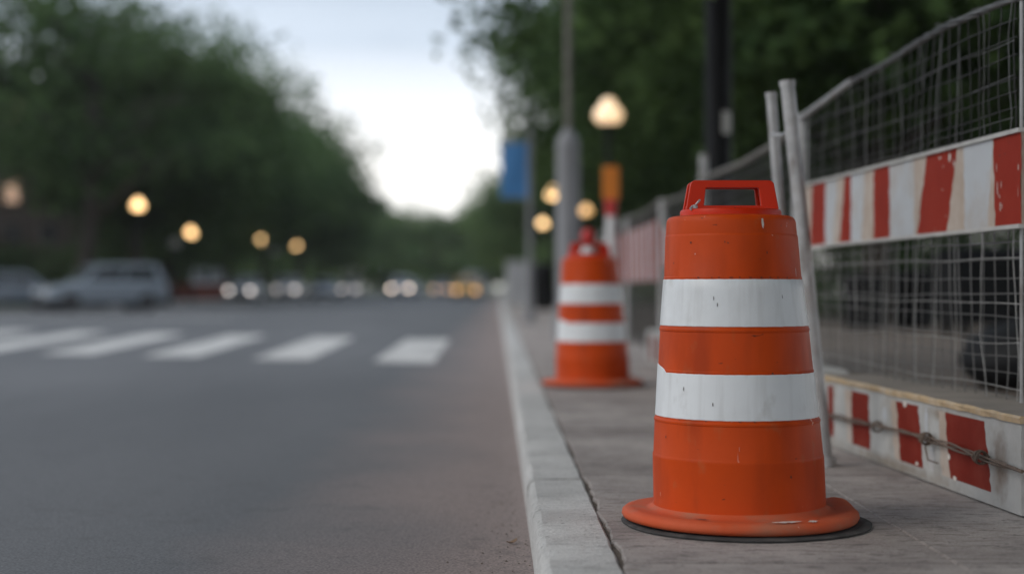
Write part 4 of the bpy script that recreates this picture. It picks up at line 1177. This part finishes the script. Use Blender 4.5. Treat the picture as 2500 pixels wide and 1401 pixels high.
for i, (x, y, s_, lb) in enumerate(((-25.5, 84, 1.1, 'leafy shrub behind the low red wall, nearest of the left shrubs'), (-25, 92, 1.2, 'leafy shrub behind the second lit lamp at left'), (-24.5, 106, 1.3, 'leafy shrub behind the pale van at left'),
                                    (-23.5, 118, 1.2, 'leafy shrub behind the third lit lamp at left'), (-23, 134, 1.3, 'leafy shrub behind the last lit lamp at left'), (-22.5, 156, 1.5, 'leafy shrub behind the small white car at left'),
                                    (6.2, 52, 1.0, 'leafy shrub behind the tall black litter bin'), (10, 36, .95, 'leafy shrub behind the two low bins inside the fence'), (13.2, 37.5, 1.1, 'leafy shrub behind the wire mesh, above the rubbish bag'), (5.2, 44, .7, 'small leafy shrub right of the marker posts'),
                                    (16.5, 40, 1.2, 'leafy shrub at the right edge behind the mesh'), (7.4, 32, .75, 'small leafy shrub seen beside the leaning tubes'),
                                    (-14, 188, 1.6, 'leafy shrub closing the far left end of the street'), (-6, 187, 1.5, 'leafy shrub at the far end behind the lit silver car'), (3.5, 70, 1.1, 'leafy shrub by the pavement behind the grey cabinet'), (9.5, 66, 1.4, 'leafy shrub in the park behind the orange panel'), (4.2, 100, 1.3, 'leafy shrub beside the lowest right lamp'))):
    plant(SH_, (x, y, -.04), rt.uniform(0, 6), s_, lb, 'shrub', 'shrubs under the trees')

for i in range(11):
    nm = ['first', 'second', 'third', 'fourth', 'fifth', 'sixth', 'seventh', 'eighth', 'ninth', 'tenth', 'last'][i]
    plant(SH_, (-36 + 4.9 * i, 186 + (i % 3) * 1.8, -.05), i * 1.3, rt.uniform(1.7, 2.1), f'{nm} from the left of the tall shrubs across the street end', 'shrub', 'shrubs across the street end')
for i, (x, y) in enumerate(((-27, 222), (-36, 205), (22, 205), (-16, 248), (-46, 180))):
    plant(TC, (x, y, -.05), i * 1.7, 1.1, ['rear tree far left beyond the street end shrubs', 'tree beyond the left end of the tall shrub row', 'tree beyond the right end of the tall shrub row', 'farthest hazy tree left of the lowest sky', 'tree in the park beyond the last left street lamp'][i], 'tree', 'trees at the far end of the street')

# pale air between the camera and the far trees
b = MB(); b.box(-160, 140, -30, 330, -1.5, 24)
hm = bpy.data.materials.new('pale_air'); hm.use_nodes = True
nt = hm.node_tree; nt.nodes.remove(nt.nodes['Principled BSDF'])
pv = nt.nodes.new('ShaderNodeVolumePrincipled'); pv.inputs['Color'].default_value = (.96, .98, .98, 1); pv.inputs['Density'].default_value = .0003; pv.inputs['Anisotropy'].default_value = .2
nt.links.new(pv.outputs[0], nt.nodes['Material Output'].inputs['Volume'])
tag(b.build('haze', hm), kind='stuff')

# ------------------------------------------------------------------ world, sun, camera
SUN_EL, SUN_AZ = math.radians(42), math.radians(-112)      # azimuth from +y, negative to the left
w = bpy.data.worlds.new('World'); sc.world = w; w.use_nodes = True
N = w.node_tree.nodes; L = w.node_tree.links
bgn = N['Background']
sky = N.new('ShaderNodeTexSky'); sky.sky_type = 'NISHITA'; sky.sun_disc = False
sky.sun_elevation = SUN_EL; sky.sun_rotation = SUN_AZ; sky.dust_density = 2.0; sky.air_density = 1.0
tc = N.new('ShaderNodeTexCoord'); sx = N.new('ShaderNodeSeparateXYZ'); L.new(tc.outputs['Generated'], sx.inputs[0])
nz = N.new('ShaderNodeTexNoise'); nz.inputs['Scale'].default_value = 5.5; nz.inputs['Detail'].default_value = 7; nz.inputs['Roughness'].default_value = .5
mp = N.new('ShaderNodeMapping'); mp.inputs['Scale'].default_value = (1, 1, 3.2); mp.inputs['Location'].default_value = (.3, 0, .1)
L.new(tc.outputs['Generated'], mp.inputs[0]); L.new(mp.outputs[0], nz.inputs['Vector'])
# cloud cover: solid towards the horizon, thinner above
cv = N.new('ShaderNodeMapRange'); cv.inputs[1].default_value = .10; cv.inputs[2].default_value = .19; cv.inputs[3].default_value = .55; cv.inputs[4].default_value = .02
L.new(sx.outputs[2], cv.inputs[0])
ad = N.new('ShaderNodeMath'); ad.operation = 'ADD'; L.new(nz.outputs[0], ad.inputs[0]); L.new(cv.outputs[0], ad.inputs[1])
cm = N.new('ShaderNodeMapRange'); cm.interpolation_type = 'SMOOTHSTEP'
cm.inputs[1].default_value = .42; cm.inputs[2].default_value = .85; cm.inputs[3].default_value = .75; cm.inputs[4].default_value = 1
L.new(ad.outputs[0], cm.inputs[0])
mx = N.new('ShaderNodeMix'); mx.data_type = 'RGBA'; 
sk2 = N.new('ShaderNodeMix'); sk2.data_type = 'RGBA'; sk2.blend_type = 'MULTIPLY'; sk2.inputs[0].default_value = 1; sk2.inputs[7].default_value = (1, 1, 1, 1)
L.new(sky.outputs[0], sk2.inputs[6])
cl = N.new('ShaderNodeMix'); cl.data_type = 'RGBA'; cl.inputs[6].default_value = (14.5, 14.3, 13.9, 1); cl.inputs[7].default_value = (7.5, 8.5, 9.8, 1)
ce = N.new('ShaderNodeMapRange'); ce.inputs[1].default_value = .075; ce.inputs[2].default_value = .155; L.new(sx.outputs[2], ce.inputs[0]); L.new(ce.outputs[0], cl.inputs[0])
L.new(cl.outputs[2], mx.inputs[7])
L.new(cm.outputs[0], mx.inputs[0]); L.new(sk2.outputs[2], mx.inputs[6]); L.new(mx.outputs[2], bgn.inputs['Color'])
bgn.inputs['Strength'].default_value = .1
sd = bpy.data.lights.new('sun', 'SUN'); sd.energy = 1.1; sd.angle = math.radians(32); sd.color = (1, .95, .88)
so = bpy.data.objects.new('sun', sd); COL.objects.link(so)
dirv = Vector((math.sin(SUN_AZ) * math.cos(SUN_EL), math.cos(SUN_AZ) * math.cos(SUN_EL), math.sin(SUN_EL)))
so.rotation_euler = dirv.to_track_quat('Z', 'Y').to_euler()

cd = bpy.data.cameras.new('camera'); co = bpy.data.objects.new('camera', cd); COL.objects.link(co); sc.camera = co
cd.sensor_width = 36; cd.lens = 36 * 3800 / 2500
cd.clip_start = .05; cd.clip_end = 3000
co.location = (0, 0, EYE); co.rotation_euler = (PI / 2, 0, 0)
cd.shift_x = 35 / 2500; cd.shift_y = (702 - 700.5) / 2500
cd.dof.use_dof = True; cd.dof.focus_distance = 4.5; cd.dof.aperture_fstop = 1.05; cd.dof.aperture_blades = 0

sc.render.resolution_x, sc.render.resolution_y = 1024, 573
sc.view_settings.view_transform = 'Standard'; sc.view_settings.look = 'None'; sc.view_settings.exposure = 0.0; sc.view_settings.gamma = 1
sc.render.engine = 'CYCLES'
sc.cycles.use_denoising = True
try: sc.cycles.denoiser = 'OPENIMAGEDENOISE'
except Exception: pass
sc.cycles.max_bounces = 6; sc.cycles.diffuse_bounces = 3; sc.cycles.glossy_bounces = 3; sc.cycles.transmission_bounces = 3
sc.cycles.caustics_reflective = False; sc.cycles.caustics_refractive = False
